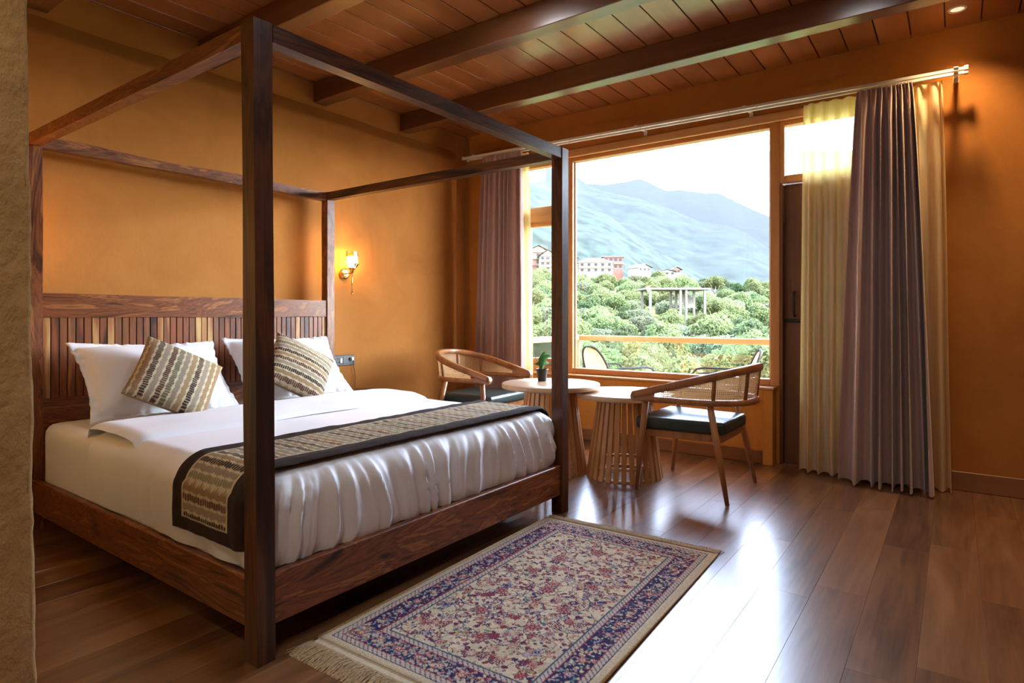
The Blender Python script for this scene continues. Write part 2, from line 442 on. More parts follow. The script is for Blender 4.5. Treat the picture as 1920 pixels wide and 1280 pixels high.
    def build(s, name, mat, parent=None, local=False, origin=None):
        V = np.array(s.v)
        if parent is not None:
            sh = (0, 0, 0) if local else ORIGIN[parent.name]
            o = bpy.data.objects.new(name, s.mesh(name, mat, sh)); COL.objects.link(o)
            o.parent = parent; ORIGIN[o.name] = ORIGIN[parent.name]
        else:
            if origin is None:
                lo = V.min(0); hi = V.max(0); origin = ((lo[0] + hi[0]) / 2, (lo[1] + hi[1]) / 2, lo[2])
            o = bpy.data.objects.new(name, s.mesh(name, mat, origin)); COL.objects.link(o)
            o.location = origin; ORIGIN[o.name] = tuple(origin)
        return o

def tag(o, label, cat, group=None, kind=None):
    o['label'] = label; o['category'] = cat
    if group: o['group'] = group
    if kind: o['kind'] = kind
    return o
def struct(o, label=None, cat=None):
    o['kind'] = 'structure'
    if label: o['label'] = label
    if cat: o['category'] = cat
    return o
def thing(name, loc, label, cat, rz=0.0, group=None):
    o = bpy.data.objects.new(name, None); COL.objects.link(o)
    o.location = loc; o.rotation_euler = (0, 0, rz); o.empty_display_size = 0.1
    ORIGIN[o.name] = tuple(loc)
    return tag(o, label, cat, group)
def copy_tree(o, parent=None):
    c = o.copy(); COL.objects.link(c); c.parent = parent
    ORIGIN[c.name] = ORIGIN.get(o.name, (0, 0, 0))
    for ch in list(o.children):
        copy_tree(ch, c)
    return c
def clone_part(proto, parent, M4):
    c = proto.copy(); COL.objects.link(c); c.parent = parent; c.matrix_basis = M4
    return c
def nz(x, y=0.0, z=0.0):
    return mnoise.noise(Vector((x, y, z)))

# ------------------------------------------------------------------ room shell
XW, YU, YL, ZC = 4.80, 4.08, 4.00, 2.93      # window wall, upper and lower headboard wall, ceiling
RX0, RY0 = -1.9, -2.3                         # far sides of the room behind the camera
# floor: sub-floor and boards
fl = struct(MB().box(RX0, 5.0, RY0, 4.3, -0.14, -0.022).build('floor', M['subfloor'], origin=(0, 0, -0.14)), 'dark brown wooden floor boards with glossy finish', 'floor')
BW, BL = 0.182, 1.28
b = MB().box(-BL / 2 + 0.0003, BL / 2 - 0.0003, -BW / 2 + 0.0003, BW / 2 - 0.0003, -0.022, 0.0, 0.0004)
board_me = b.mesh('floor_board', M['floor'])
def board(name, x0, x1, y0, y1):
    full = abs((x1 - x0) - BL) < 1e-4 and abs((y1 - y0) - BW) < 1e-4
    if full:
        o = bpy.data.objects.new('plank', board_me)
    else:
        w = MB().box(-(x1 - x0) / 2 + 0.0003, (x1 - x0) / 2 - 0.0003, -(y1 - y0) / 2 + 0.0003, (y1 - y0) / 2 - 0.0003, -0.022, 0.0, 0.0004)
        o = bpy.data.objects.new('plank', w.mesh('floor_board', M['floor']))
    COL.objects.link(o); o.parent = fl; o.location = ((x0 + x1) / 2, (y0 + y1) / 2, 0.14)
y = 0.100 - BW * 13; k = 0
while y < 4.08 - 0.01:
    ye = min(y + BW, 4.08)
    off = (k * 0.467 + 0.11 * ((k * 7) % 5)) % BL
    x = RX0 - off
    while x < 4.98:
        xa, xb = max(x, RX0), min(x + BL, 4.98)
        if xb - xa > 0.03 and not (xb < 0.3 and y > 1.4):
            board('plank', xa, xb, y, ye)
        x += BL
    y += BW; k += 1
# ceiling: slab, boards, beams
ce = struct(MB().box(RX0 - 0.2, 5.0, RY0 - 0.2, 4.4, ZC + 0.02, ZC + 0.14).build('ceiling', M['subfloor'], origin=(0, 0, ZC)), 'red-brown boarded ceiling with dark exposed beams', 'ceiling')
CWD = 0.182
pk = MB().box(RX0, 4.95, 0.0035, CWD - 0.0035, 0.0, 0.02, 0.002).mesh('ceiling_board', M['ceil'])
y = 1.33 - CWD * 20
while y < 4.08:
    o = bpy.data.objects.new('plank', pk); COL.objects.link(o); o.parent = ce; o.location = (0, y, 0)
    y += CWD
bmsh = MB().box(-0.056, 0.056, RY0, 4.12, 2.775 - ZC, 0.0, 0.004).mesh('ceiling_beam', M['beam'])
for x in (-1.62, -0.69, 0.24, 1.177, 2.12, 3.025, 3.947):
    o = bpy.data.objects.new('beam', bmsh); COL.objects.link(o); o.parent = ce; o.location = (x, 0, 0)

# headboard wall: thicker below a sloping plaster ledge
def wobble(x, s, a):
    return a * nz(x * s, 3.1, 7.7)
xs = np.linspace(0.30, 4.56, 90)
rows = []
prof = [(0, 0.0), (0, 0.6), (0, 1.2), (0, 1.8), (0, 2.4), (0, 2.61), (0.004, 2.635), (0.016, 2.652), (0.080, 2.745)]
A = np.zeros((len(xs), len(prof), 3))
for i, x in enumerate(xs):
    for j, (dy, z) in enumerate(prof):
        w = wobble(x, 1.7, 0.010) if 5 <= j <= 8 else 0
        A[i, j] = (x, YL + dy + 0.004 * nz(x * 0.9, z * 0.9, 1.5), z + w)
wb_ = MB().grid(A)
# rounded right end of the thick part and the upper wall behind it
e0 = A[-1]
E2 = np.zeros((5, len(prof), 3))
for q in range(5):
    a = q / 4 * math.pi / 2
    for j in range(len(prof)):
        p = e0[j]
        E2[q, j] = (4.56 + 0.03 * math.sin(a), p[1] + 0.03 * (1 - math.cos(a)) * (1 if j < 7 else 0.3), p[2])
wb_.grid(E2)
wb_.box(4.585, 4.59, YL + 0.028, 4.2, 0, 2.71)
wb_.box(0.2, 5.0, YU, 4.3, 0, ZC + 0.02)
struct(wb_.build('wall_back', M['plaster'], origin=(0, 4.1, 0)), 'ochre mud-plastered wall behind the bed with sloping ledge', 'wall')

# wall at the near left: a rough plastered end close to the camera, then the side wall of the bed alcove
n1, n2 = 160, 16
wl_ = MB()
A = np.zeros((n1, 14, 3)); Bf = np.zeros((n1, 14, 3))
for i in range(n1):
    z = i / (n1 - 1) * 2.95
    ex = 0.352 + 0.0095 * (1.1 - z) + 0.0032 * nz(z * 9, 0.3, 2) + 0.0022 * nz(z * 31, 5, 1) + 0.0012 * nz(z * 90, 2, 2)
    for j in range(14):
        u = j / 13
        A[i, j] = (ex - 0.008 - u * u * 2.3, 1.228 + 0.0015 * nz(z * 20, u * 30, 3) + (0.0 if j else 0.002), z)
        th = u * math.pi / 2
        Bf[i, j] = (ex - 0.008 + 0.008 * min(1, math.sin(th) * 1.1) if j < 8 else ex - 0.0005 * j, 1.230 + (0.012 * (1 - math.cos(th)) if j < 8 else 0.012 + (j - 7) * 0.47), z)
wl_.grid(A); wl_.grid(Bf)
wl_.box(-1.96, 0.30, 1.26, 4.3, 0, 2.95)
struct(wl_.build('wall_left', M['plaster_rough'], origin=(0.3, 1.23, 0)), 'coarse tan plaster wall end close to the camera', 'wall')
struct(MB().box(RX0 - 0.15, RX0, RY0 - 0.15, 1.4, 0, ZC + 0.02).build('wall_front', M['plaster']), 'ochre plaster wall behind the viewer', 'wall')
struct(MB().box(RX0 - 0.15, 5.0, RY0 - 0.15, RY0, 0, ZC + 0.02).build('wall_right', M['plaster']), 'ochre plaster wall on the side away from the bed', 'wall')

# window wall with its openings
ww = MB()
ww.box(XW, 5.0, 0.24, 3.46, 2.545, ZC + 0.02)          # header
ww.box(XW, 5.0, 3.46, 4.2, 0, ZC + 0.02)               # left pier
ww.box(XW, 5.0, RY0, 0.24, 0, ZC + 0.02)               # right pier
struct(ww.build('wall_window', M['plaster'], origin=(4.9, 1.5, 0)), 'ochre plaster wall around the big window', 'wall')
sw = MB()
sw.box(4.80, 5.0, 1.085, 3.46, 0, 0.555)
sw.box(4.86, 5.0, 1.058, 1.09, 0, 0.575)
sw.box(4.742, 4.80, 1.085, 1.157, 0, 0.555, 0.006)
sw.box(4.742, 4.80, 1.150, 3.46, 0.475, 0.555, 0.006)
sw.box(4.742, 4.80, 3.39, 3.46, 0, 0.48, 0.006)
# rounded inner corner
sw.prism([(1.157, 0.475), (1.157, 0.44), (1.162, 0.455), (1.172, 0.468), (1.192, 0.475)], 'x', 4.745, 4.80)
struct(sw.build('wall_sill', M['plaster_orange'], origin=(4.8, 2.2, 0)), 'orange plaster parapet with recessed panel under the window', 'wall')
struct(MB().box(4.772, 4.80, 1.165, 3.39, 0, 0.095, 0.004).build('baseboard_sill', M['base']), 'brown baseboard under the window', 'baseboard')
struct(MB().box(4.775, 4.80, RY0, 0.235, 0, 0.12, 0.004).build('baseboard_window', M['base']), 'brown baseboard beside the balcony door', 'baseboard')
struct(MB().box(3.1, 4.55, YL - 0.022, YL, 0, 0.1, 0.004).build('baseboard_back', M['base']), 'brown baseboard beside the bed', 'baseboard')
struct(MB().box(4.735, 5.02, 1.075, 3.46, 0.555, 0.575, 0.005).build('trim_1', M['pine_y']), 'pine window board on the orange parapet', 'window board')
struct(MB().box(4.782, 4.81, 0.20, 3.50, 2.535, 2.60, 0.004).build('trim_2', M['pine_y']), 'pine board along the window head', 'head board')

# windows: frames and panes
def frame(name, y0, y1, z0, z1, label, st=0.055, top=None, bot=None, xs_=(4.85, 4.93), sash=None, rails=()):
    t = bpy.data.objects.new(name, None); COL.objects.link(t); t.location = (4.9, (y0 + y1) / 2, z0)
    ORIGIN[t.name] = tuple(t.location); struct(t, label, 'window')
    top = top or st; bot = bot or st
    MB().box(*xs_, y0, y0 + st, z0, z1, 0.004).build('frame_stile', M['pine_z'], t)
    MB().box(*xs_, y1 - st, y1, z0, z1, 0.004).build('frame_stile', M['pine_z'], t)
    MB().box(*xs_, y0 + st, y1 - st, z1 - top, z1, 0.004).build('frame_head', M['pine_y'], t)
    MB().box(*xs_, y0 + st, y1 - st, z0, z0 + bot, 0.004).build('frame_sill', M['pine_y'], t)
    return t
# mullion between the big window and the side window, mullion beside the door
w1 = frame('window_1', 1.062, 2.905, 0.575, 2.545, 'big fixed window of one pane in a pine frame', 0.068, 0.035, 0.05)
MB().box(4.905, 4.911, 1.13, 2.837, 0.62, 2.51).build('pane', M['glass'], w1)
MB().box(4.885, 4.905, 1.130, 1.142, 0.625, 2.51).build('glazing_bead', M['pine_z'], w1)
MB().box(4.885, 4.905, 2.825, 2.837, 0.625, 2.51).build('glazing_bead', M['pine_z'], w1)
w2 = frame('window_2', 2.905, 3.46, 0.575, 2.545, 'narrow side window with transom light beside the mauve curtain', 0.05, 0.035, 0.05)
MB().box(4.845, 4.93, 2.955, 3.41, 1.985, 2.13, 0.004).build('transom_rail', M['pine_y'], w2)
MB().box(4.905, 4.911, 2.955, 3.41, 2.13, 2.51).build('pane', M['glass'], w2)
sash = MB().box(4.86, 4.915, 2.955, 3.0, 0.625, 1.985, 0.003).build('sash_stile', M['pine_z'], w2)
MB().box(4.86, 4.915, 3.325, 3.41, 0.625, 1.985, 0.003).build('sash_stile', M['pine_z'], w2)
MB().box(4.86, 4.915, 3.0, 3.325, 0.625, 0.70, 0.003).build('sash_rail', M['pine_y'], w2)
MB().box(4.86, 4.915, 3.0, 3.325, 1.95, 1.985, 0.003).build('sash_rail', M['pine_y'], w2)
MB().box(4.89, 4.896, 3.0, 3.325, 0.70, 1.95).build('pane', M['glass'], w2)
w3 = frame('window_3', 0.24, 1.062, 2.085, 2.545, 'small transom light above the balcony door', 0.035, 0.035, 0.055)
MB().box(4.905, 4.911, 0.275, 1.027, 2.14, 2.51).build('pane', M['glass'], w3)
# balcony door
d1 = bpy.data.objects.new('door_1', None); COL.objects.link(d1); d1.location = (4.9, 0.65, 0); ORIGIN['door_1'] = (4.9, 0.65, 0)
struct(d1, 'dark brown panelled balcony door behind the sheer curtain', 'door')
MB().box(4.90, 4.945, 0.30, 1.04, 0.004, 2.08, 0.003).build('leaf', M['door'], d1)
for (z0, z1) in ((0.16, 0.86), (1.0, 1.94)):
    MB().box(4.888, 4.902, 0.44, 0.91, z0, z1, 0.006).build('panel', M['door'], d1)
MB().box(4.85, 4.95, 0.24, 0.30, 0, 2.085, 0.003).build('frame_stile', M['pine_z'], d1)
MB().box(4.85, 4.95, 1.04, 1.062, 0, 2.085, 0.003).build('frame_stile', M['door'], d1)
MB().tube([(4.90, 0.965, 1.10), (4.86, 0.965, 1.11), (4.855, 0.965, 1.19), (4.86, 0.965, 1.27), (4.90, 0.965, 1.28)], 0.009, 8).build('handle', M['black_metal'], d1)
bolt = MB().box(4.886, 4.90, 0.86, 1.03, 1.052, 1.078, 0.003).build('bolt', M['black_metal'], d1)
MB().tube([(4.88, 0.84, 1.065), (4.88, 1.036, 1.065)], 0.006, 8).box(4.868, 4.882, 0.885, 0.897, 1.03, 1.068, 0.002).build('bolt_rod', M['black_metal'], bolt)
struct(MB().box(4.86, 5.02, 0.24, 1.062, -0.02, 0.004, 0.002).build('trim_3', M['base']), 'dark threshold under the balcony door', 'threshold')

# outside skin of the house: unseen eave added to block the sun, lower wall face
struct(MB().box(5.0, 5.78, -3.2, 3.9, 2.92, 3.05).build('added_sun_eave', M['concrete']), 'unseen concrete eave added above the balcony to keep sun out', 'eave')
struct(MB().box(4.96, 6.31, 4.07, 6.2, 2.75, 2.98, 0.01).build('roof_slab', M['render_white']), 'white corner of a projecting slab outside the side window', 'slab')
struct(MB().box(5.0, 6.36, -3.2, 3.66, -0.25, -0.04).build('balcony_floor', M['tile']), 'pale tiled balcony floor', 'floor')
struct(MB().box(5.0, 5.2, 4.2, 7.0, -6, 3.0).build('wall_outside', M['render_white']), 'white outside wall beyond the balcony', 'wall')

# ------------------------------------------------------------------ the four-poster bed
bed = thing('four_poster_bed', (2.0, 2.86, 0), 'dark rosewood four-poster bed with slatted headboard', 'bed')
BX0, BX1, BY0, BY1 = 1.074, 2.976, 1.769, 3.902
PS, PT, PH, RB = 0.064, 0.070, 2.036, 1.978
def post(x0, y0, lean=(0, 0), seed=0, live=0.004):
    n = 26; A = []
    for i in range(n):
        z = PH * i / (n - 1); k = i / (n - 1)
        dx = lean[0] * (0.5 - k) ; dy = lean[1] * (0.5 - k)
        c = []
        for (cx, cy, q) in ((x0, y0, 0), (x0 + PS, y0, 1), (x0 + PS, y0 + PT, 2), (x0, y0 + PT, 3)):
            wx = live * nz(z * 1.6, q * 3.3, seed); wy = live * nz(z * 1.6, q * 3.3, seed + 9)
            c.append((cx + dx + wx, cy + dy + wy, z))
        A.append(c)
    mb = MB(); v = [p for r in A for p in r]; f = []
    for i in range(n - 1):
        for k in range(4):
            f.append((i * 4 + k, i * 4 + (k + 1) % 4, (i + 1) * 4 + (k + 1) % 4, (i + 1) * 4 + k))
    f += [(3, 2, 1, 0), tuple((n - 1) * 4 + k for k in range(4))]
    mb.add(v, f)
    return mb
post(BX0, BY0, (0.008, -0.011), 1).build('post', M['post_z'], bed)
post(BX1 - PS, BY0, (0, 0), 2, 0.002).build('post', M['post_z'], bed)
post(BX1 - PS, BY1 - PT, (0, 0), 3).build('post', M['rose_z'], bed)
post(BX0, BY1 - PT, (0, 0), 4, 0.006).build('post', M['rose_z'], bed)
def bar_wavy(p0, p1, wy, z0, z1, axis, live, seed):
    n = 24; v = []; f = []
    for i in range(n):
        k = i / (n - 1); t = p0 + (p1 - p0) * k
        a = live * nz(t * 2.0, seed, 1); b_ = live * nz(t * 2.0, seed, 5)
        for (q, z) in ((wy[0], z0 + a), (wy[1], z0 + a), (wy[1], z1 + b_), (wy[0], z1 + b_)):
            v.append((t, q, z) if axis == 'x' else (q, t, z))
    for i in range(n - 1):
        for k in range(4):
            f.append((i * 4 + k, i * 4 + (k + 1) % 4, (i + 1) * 4 + (k + 1) % 4, (i + 1) * 4 + k))
    f += [(3, 2, 1, 0), tuple((n - 1) * 4 + k for k in range(4))]
    return MB().add(v, f)
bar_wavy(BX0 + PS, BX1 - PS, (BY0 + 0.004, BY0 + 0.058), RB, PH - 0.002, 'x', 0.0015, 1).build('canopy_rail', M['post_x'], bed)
bar_wavy(BX0 + PS, BX1 - PS, (BY1 - PT + 0.012, BY1 - 0.006), RB - 0.004, PH - 0.004, 'x', 0.012, 2).build('canopy_rail', M['rose_x'], bed)
bar_wavy(BY0 + PT, BY1 - PT, (BX0 + 0.003, BX0 + 0.056), RB, PH - 0.002, 'y', 0.002, 3).build('canopy_rail', M['rose_y'], bed)
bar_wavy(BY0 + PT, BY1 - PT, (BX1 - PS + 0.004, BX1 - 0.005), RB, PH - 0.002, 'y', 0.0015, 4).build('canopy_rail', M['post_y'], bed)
MB().box(BX0 + PS, BX1 - PS, BY0 + 0.012, BY0 + 0.046, 0.104, 0.270, 0.004).build('foot_rail', M['rose_x'], bed)
MB().box(BX0 + 0.014, BX0 + 0.046, BY0 + PT, BY1 - PT, 0.100, 0.262, 0.004).build('side_rail', M['rose_y'], bed)
MB().box(BX1 - 0.046, BX1 - 0.014, BY0 + PT, BY1 - PT, 0.100, 0.262, 0.004).build('side_rail', M['rose_y'], bed)
MB().box(BX0 + 0.046, BX1 - 0.046, BY0 + 0.046, BY1 - 0.06, 0.19, 0.235).build('platform', M['night'], bed)
hb = bar_wavy(BX0 + PS, BX1 - PS, (BY1 - 0.062, BY1 - 0.022), 1.092, 1.218, 'x', 0.006, 8).build('headboard', M['rose_x'], bed)
MB().box(BX0 + PS, BX1 - PS, BY1 - 0.056, BY1 - 0.026, 0.40, 0.668, 0.003).build('bottom_board', M['rose_x'], hb)
MB().box(BX0 + PS, BX1 - PS, BY1 - 0.034, BY1 - 0.026, 0.66, 1.10).build('backing', M['subfloor'], hb)
sl = MB().box(-0.0168, 0.0168, -0.010, 0.010, 0.667, 1.094, 0.002).mesh('slat', M['hb_slat'])
nsl = 47
for i in range(nsl):
    o = bpy.data.objects.new('slat', sl); COL.objects.link(o); o.parent = hb
    w = (BX1 - BX0 - 2 * PS) / nsl
    o.location = (BX0 + PS + w * (i + 0.5) - 2.0, BY1 - 0.044 + rnd.uniform(-0.0015, 0.0015) - 2.86, 0)

# ------------------------------------------------------------------ bedding
def rounded_box(x0, x1, y0, y1, z0, z1, r, step, disp, bottom=False):
    """dense skin of a soft box, displaced along its normals"""
    mb = MB()
    def face(o, du, dv, nu, nv):
        A = np.zeros((nu + 1, nv + 1, 3))
        for i in range(nu + 1):
            for j in range(nv + 1):
                q = Vector(o) + Vector(du) * (i / nu) + Vector(dv) * (j / nv)
                c = Vector((min(max(q.x, x0 + r), x1 - r), min(max(q.y, y0 + r), y1 - r), min(q.z, z1 - r)))
                d = q - c
                n = d.normalized() if d.length > 1e-6 else Vector((0, 0, 1))
                p = c + n * r
                A[i, j] = p + n * disp(p, n)
        mb.grid(A)
    nx = int((x1 - x0) / step); ny = int((y1 - y0) / step); nzz = int((z1 - z0) / step)
    face((x0, y0, z1), (x1 - x0, 0, 0), (0, y1 - y0, 0), nx, ny)
    face((x0, y0, z0), (x1 - x0, 0, 0), (0, 0, z1 - z0), nx, nzz)
    face((x0, y1, z0), (x1 - x0, 0, 0), (0, 0, z1 - z0), nx, nzz)
    face((x0, y0, z0), (0, y1 - y0, 0), (0, 0, z1 - z0), ny, nzz)
    face((x1, y0, z0), (0, y1 - y0, 0), (0, 0, z1 - z0), ny, nzz)
    mb.box(x0 + r * 0.3, x1 - r * 0.3, y0 + r * 0.3, y1 - r * 0.3, z0 - 0.02, z0 + 0.03)
    # weld the shared borders
    bm = bmesh.new()
    vs_ = [bm.verts.new(p) for p in mb.v]
    for f in mb.f:
        try: bm.faces.new([vs_[i] for i in f])
        except ValueError: pass
    bmesh.ops.remove_doubles(bm, verts=bm.verts, dist=0.0006)
    bm.verts.index_update()
    out = MB(); out.add([v.co.copy() for v in bm.verts], [tuple(v.index for v in f.verts) for f in bm.faces], True)
    bm.free()
    return out
MX0, MX1, MY0, MY1 = 1.115, 2.935, 1.825, 3.82
def matt_disp(p, n):
    return 0.004 * nz(p.x * 3, p.y * 3, p.z * 3)
mattress = rounded_box(MX0 + 0.012, MX1 - 0.012, MY0 + 0.02, MY1, 0.255, 0.548, 0.06, 0.035, matt_disp)
mattress = tag(mattress.build('mattress', M['white']), 'mattress in a white sheet on the four-poster bed, bare at the headboard end', 'mattress')
def duvet_disp(p, n):
    top = max(0, n.z)
    d = 0.006 * nz(p.x * 2.2, p.y * 2.2, 0.5) * top + 0.004 * nz(p.x * 5, p.y * 6, 2.5) * top
    h = min(1, max(0, (0.585 - p.z) / 0.12))
    hb_ = min(1, max(0, (p.z - 0.25) / 0.10))
    if n.y < -0.2:   # gathers at the foot
        fw = -n.y
        sk = p.x * 1.0 + 0.16 * nz(p.x * 2.1, p.z * 3.0, 4) + (p.z - 0.4) * 0.35 * nz(p.x * 1.3, 2, 8)
        g = (1 - abs(nz(sk * 10.5, 0.3 * p.z, 1.7))) ** 4
        g2 = (1 - abs(nz(sk * 23.0, 0.5 * p.z + 3, 6.1))) ** 3
        d += fw * h * (0.5 + 0.5 * hb_) * (0.040 * (g - 0.35) + 0.020 * (g2 - 0.35))
    if abs(n.x) > 0.2:
        sk = p.y + 0.3 * nz(p.y * 1.6, p.z * 2.0, 14)
        g = abs(nz(sk * 5.0, 0.5 * p.z, 11.7)) ** 0.8
        d += abs(n.x) * h * (0.034 * (g - 0.35) + 0.008 * nz(p.y * 9, p.z * 3, 3))
    # belly out a little in the lower half
    side = math.sqrt(max(0, 1 - n.z * n.z))
    d += side * 0.016 * math.sin(min(1, max(0, (0.56 - p.z) / 0.3)) * math.pi)
    return d
duvet = rounded_box(MX0 - 0.004, MX1 + 0.004, MY0 + 0.0, 3.26, 0.268, 0.572, 0.105, 0.0105, duvet_disp)
duvet = tag(duvet.build('duvet', M['sateen']), 'white duvet with gathered edge hanging over the foot of the bed', 'duvet')
# turned-back band of the duvet
A = []
xs = np.linspace(MX0 + 0.03, MX1 - 0.03, 90)
for x in xs:
    r_ = []
    ex = min(x - MX0, MX1 - x)
    drop = -0.05 * max(0, 1 - ex / 0.10) ** 2
    fy = 2.78 + 0.03 * nz(x * 2.2, 1, 4)
    by = 3.28 + 0.015 * nz(x * 2.0, 7, 4)
    for k in range(24):
        u = k / 23
        yy = fy + (by - fy) * u
        lift = 0.012 + 0.016 * min(1, u * 5) + 0.006 * nz(x * 3, u * 3, 3) + 0.010 * math.sin(u * math.pi)
        if k == 0: lift = 0.0
        if k == 23: lift = -0.03
        r_.append((x, yy, 0.572 + lift + drop))
    A.append(r_)
MB().grid(A).build('turned_back_fold', M['white'], duvet)

# runner across the foot
def bed_path(off, zl, zr, n=520):
    r = 0.105; x0, x1, z1 = MX0 - 0.004 - 0.012, MX1 + 0.004 + 0.012, 0.572
    pts = [(x0 - off, zl)]
    pts += [(x0 - off, z) for z in np.linspace(zl, z1 - r, 12)[1:]]
    for a in np.linspace(0, math.pi / 2, 14)[1:]:
        pts.append((x0 + r - (r + off) * math.cos(a), z1 - r + (r + off) * math.sin(a)))
    pts += [(x, z1 + off) for x in np.linspace(x0 + r, x1 - r, 40)[1:]]
    for a in np.linspace(0, math.pi / 2, 14)[1:]:
        pts.append((x1 - r + (r + off) * math.sin(a), z1 - r + (r + off) * math.cos(a)))
    pts += [(x1 + off, z) for z in np.linspace(z1 - r, zr, 12)[1:]]
    P = np.array(pts); d = np.r_[0, np.cumsum(np.hypot(*np.diff(P, axis=0).T))]
    s = np.linspace(0, d[-1], n)
    return np.c_[np.interp(s, d, P[:, 0]), np.interp(s, d, P[:, 1])], s
CREAM = np.array([0.60, 0.50, 0.33]); TAN = np.array([0.34, 0.225, 0.115]); DKB = np.array([0.045, 0.024, 0.016]); GRN = np.array([0.27, 0.235, 0.13]); MAR = np.array([0.17, 0.055, 0.04]); GREY = np.array([0.36, 0.28, 0.20]); RUST = np.array([0.36, 0.19, 0.10])
def stripes(s, t, seq, wid, dash, jit=0.35):
    """rows along s, each split into bars along t, cream seams between rows"""
    s = np.asarray(s); t = np.asarray(t)
    sw_ = s + 0.0022 * np.sin(t * 130 + np.floor(s / wid) * 2.1) + 0.0012 * np.sin(t * 371 + 1.3)
    row = np.floor(sw_ / wid).astype(int); fr = sw_ / wid - row
    out = np.zeros(s.shape + (3,))
    cols = [c for c, _ in seq]; barred = [q for _, q in seq]
    for k in range(len(seq)):
        m = (row % len(seq)) == k
        out[m] = cols[k]
        if barred[k]:
            ph = ((t + 0.003 * np.sin(row * 1.7)) / dash) % 1.0
            m2 = m & (ph < 0.28)
            out[m2] = cols[k] * 0.35 + CREAM * 0.55
        else:
            ph = (t / (dash * 0.55)) % 1.0
            m2 = m & (ph < 0.4)
            out[m2] = cols[k] * 0.86
    seam = (fr < 0.13) | (fr > 0.87)
    out[seam] = CREAM
    return out
mbp, s_ = bed_path(0.009, 0.335, 0.37)
NW = 160; wv = np.linspace(0, 1, NW); RY_0, RY_1 = 1.872, 2.338
A = np.zeros((len(mbp), NW, 3))
for i, (x, z) in enumerate(mbp):
    k = i / len(mbp)
    skew = 0.035 * (0.5 - k)
    for j, u in enumerate(wv):
        yy = RY_0 + (RY_1 - RY_0) * u - skew * 0.3 + 0.004 * nz(s_[i] * 4, 2, u * 2)
        e = min(u, 1 - u)
        puff = 0.009 * min(1, e / 0.05) ** 0.5 + 0.004 * nz(s_[i] * 14, u * 9, 5) + (0.005 * math.exp(-((e - 0.07) / 0.05) ** 2))
        nx_ = -1 if i < 30 else 0
        flat_top = z > 0.5
        dz = puff if flat_top else 0.0
        dx = 0.0 if flat_top else (-puff if x < 2 else puff)
        A[i, j] = (x + dx, yy, z + dz + 0.002)
S_, U_ = np.meshgrid(s_, wv, indexing='ij')
W_ = U_ * (RY_1 - RY_0)
seq = [(TAN, False), (DKB, True), (GREY, False), (MAR * 0.8 + DKB * 0.2, True), (TAN, False), (GRN, True), (GREY * 0.9, False), (DKB, True)]
Cc = stripes(S_, W_, seq, 0.034, 0.0150)
bord = np.minimum(W_, (RY_1 - RY_0) - W_) < 0.082
bord |= S_ < 0.045; bord |= S_ > s_[-1] - 0.045
seamb = (~bord) & ((np.minimum(W_, (RY_1 - RY_0) - W_) < 0.088) | (S_ < 0.051))
bn = np.array([[0.85 + 0.3 * nz(s_[i] * 30, u * 20, 3) for u in wv] for i in range(len(s_))])
Cc[bord] = (DKB * 0.95)[None, :] * bn[bord][:, None]
Cc[seamb] = CREAM
rn = MB().grid(A)
# hem underside so the runner has thickness
Bk = A.copy(); 
for i, (x, z) in enumerate(mbp):
    if z > 0.5: Bk[i, :, 2] = z + 0.001
    else: Bk[i, :, 0] = x + (0.004 if x < 2 else -0.004)
rn.grid(Bk, flip=True)
nA = A.shape[0] * A.shape[1]
rim = []
idx = np.arange(nA).reshape(A.shape[:2])
for j in (0, NW - 1):
    for i in range(A.shape[0] - 1):
        rim.append((idx[i, j], idx[i + 1, j], idx[i + 1, j] + nA, idx[i, j] + nA))
for i in (0, A.shape[0] - 1):
    for j in range(NW - 1):
        rim.append((idx[i, j], idx[i, j + 1], idx[i, j + 1] + nA, idx[i, j] + nA))
rn.f += [tuple(int(q) for q in f) for f in rim]; rn.sm += [False] * len(rim)
rn.col = np.concatenate([Cc.reshape(-1, 3), np.tile(DKB, (nA, 1))])
tag(rn.build('bed_runner', M['weave']), 'brown bordered woven bed runner across the foot of the bed', 'bed runner')

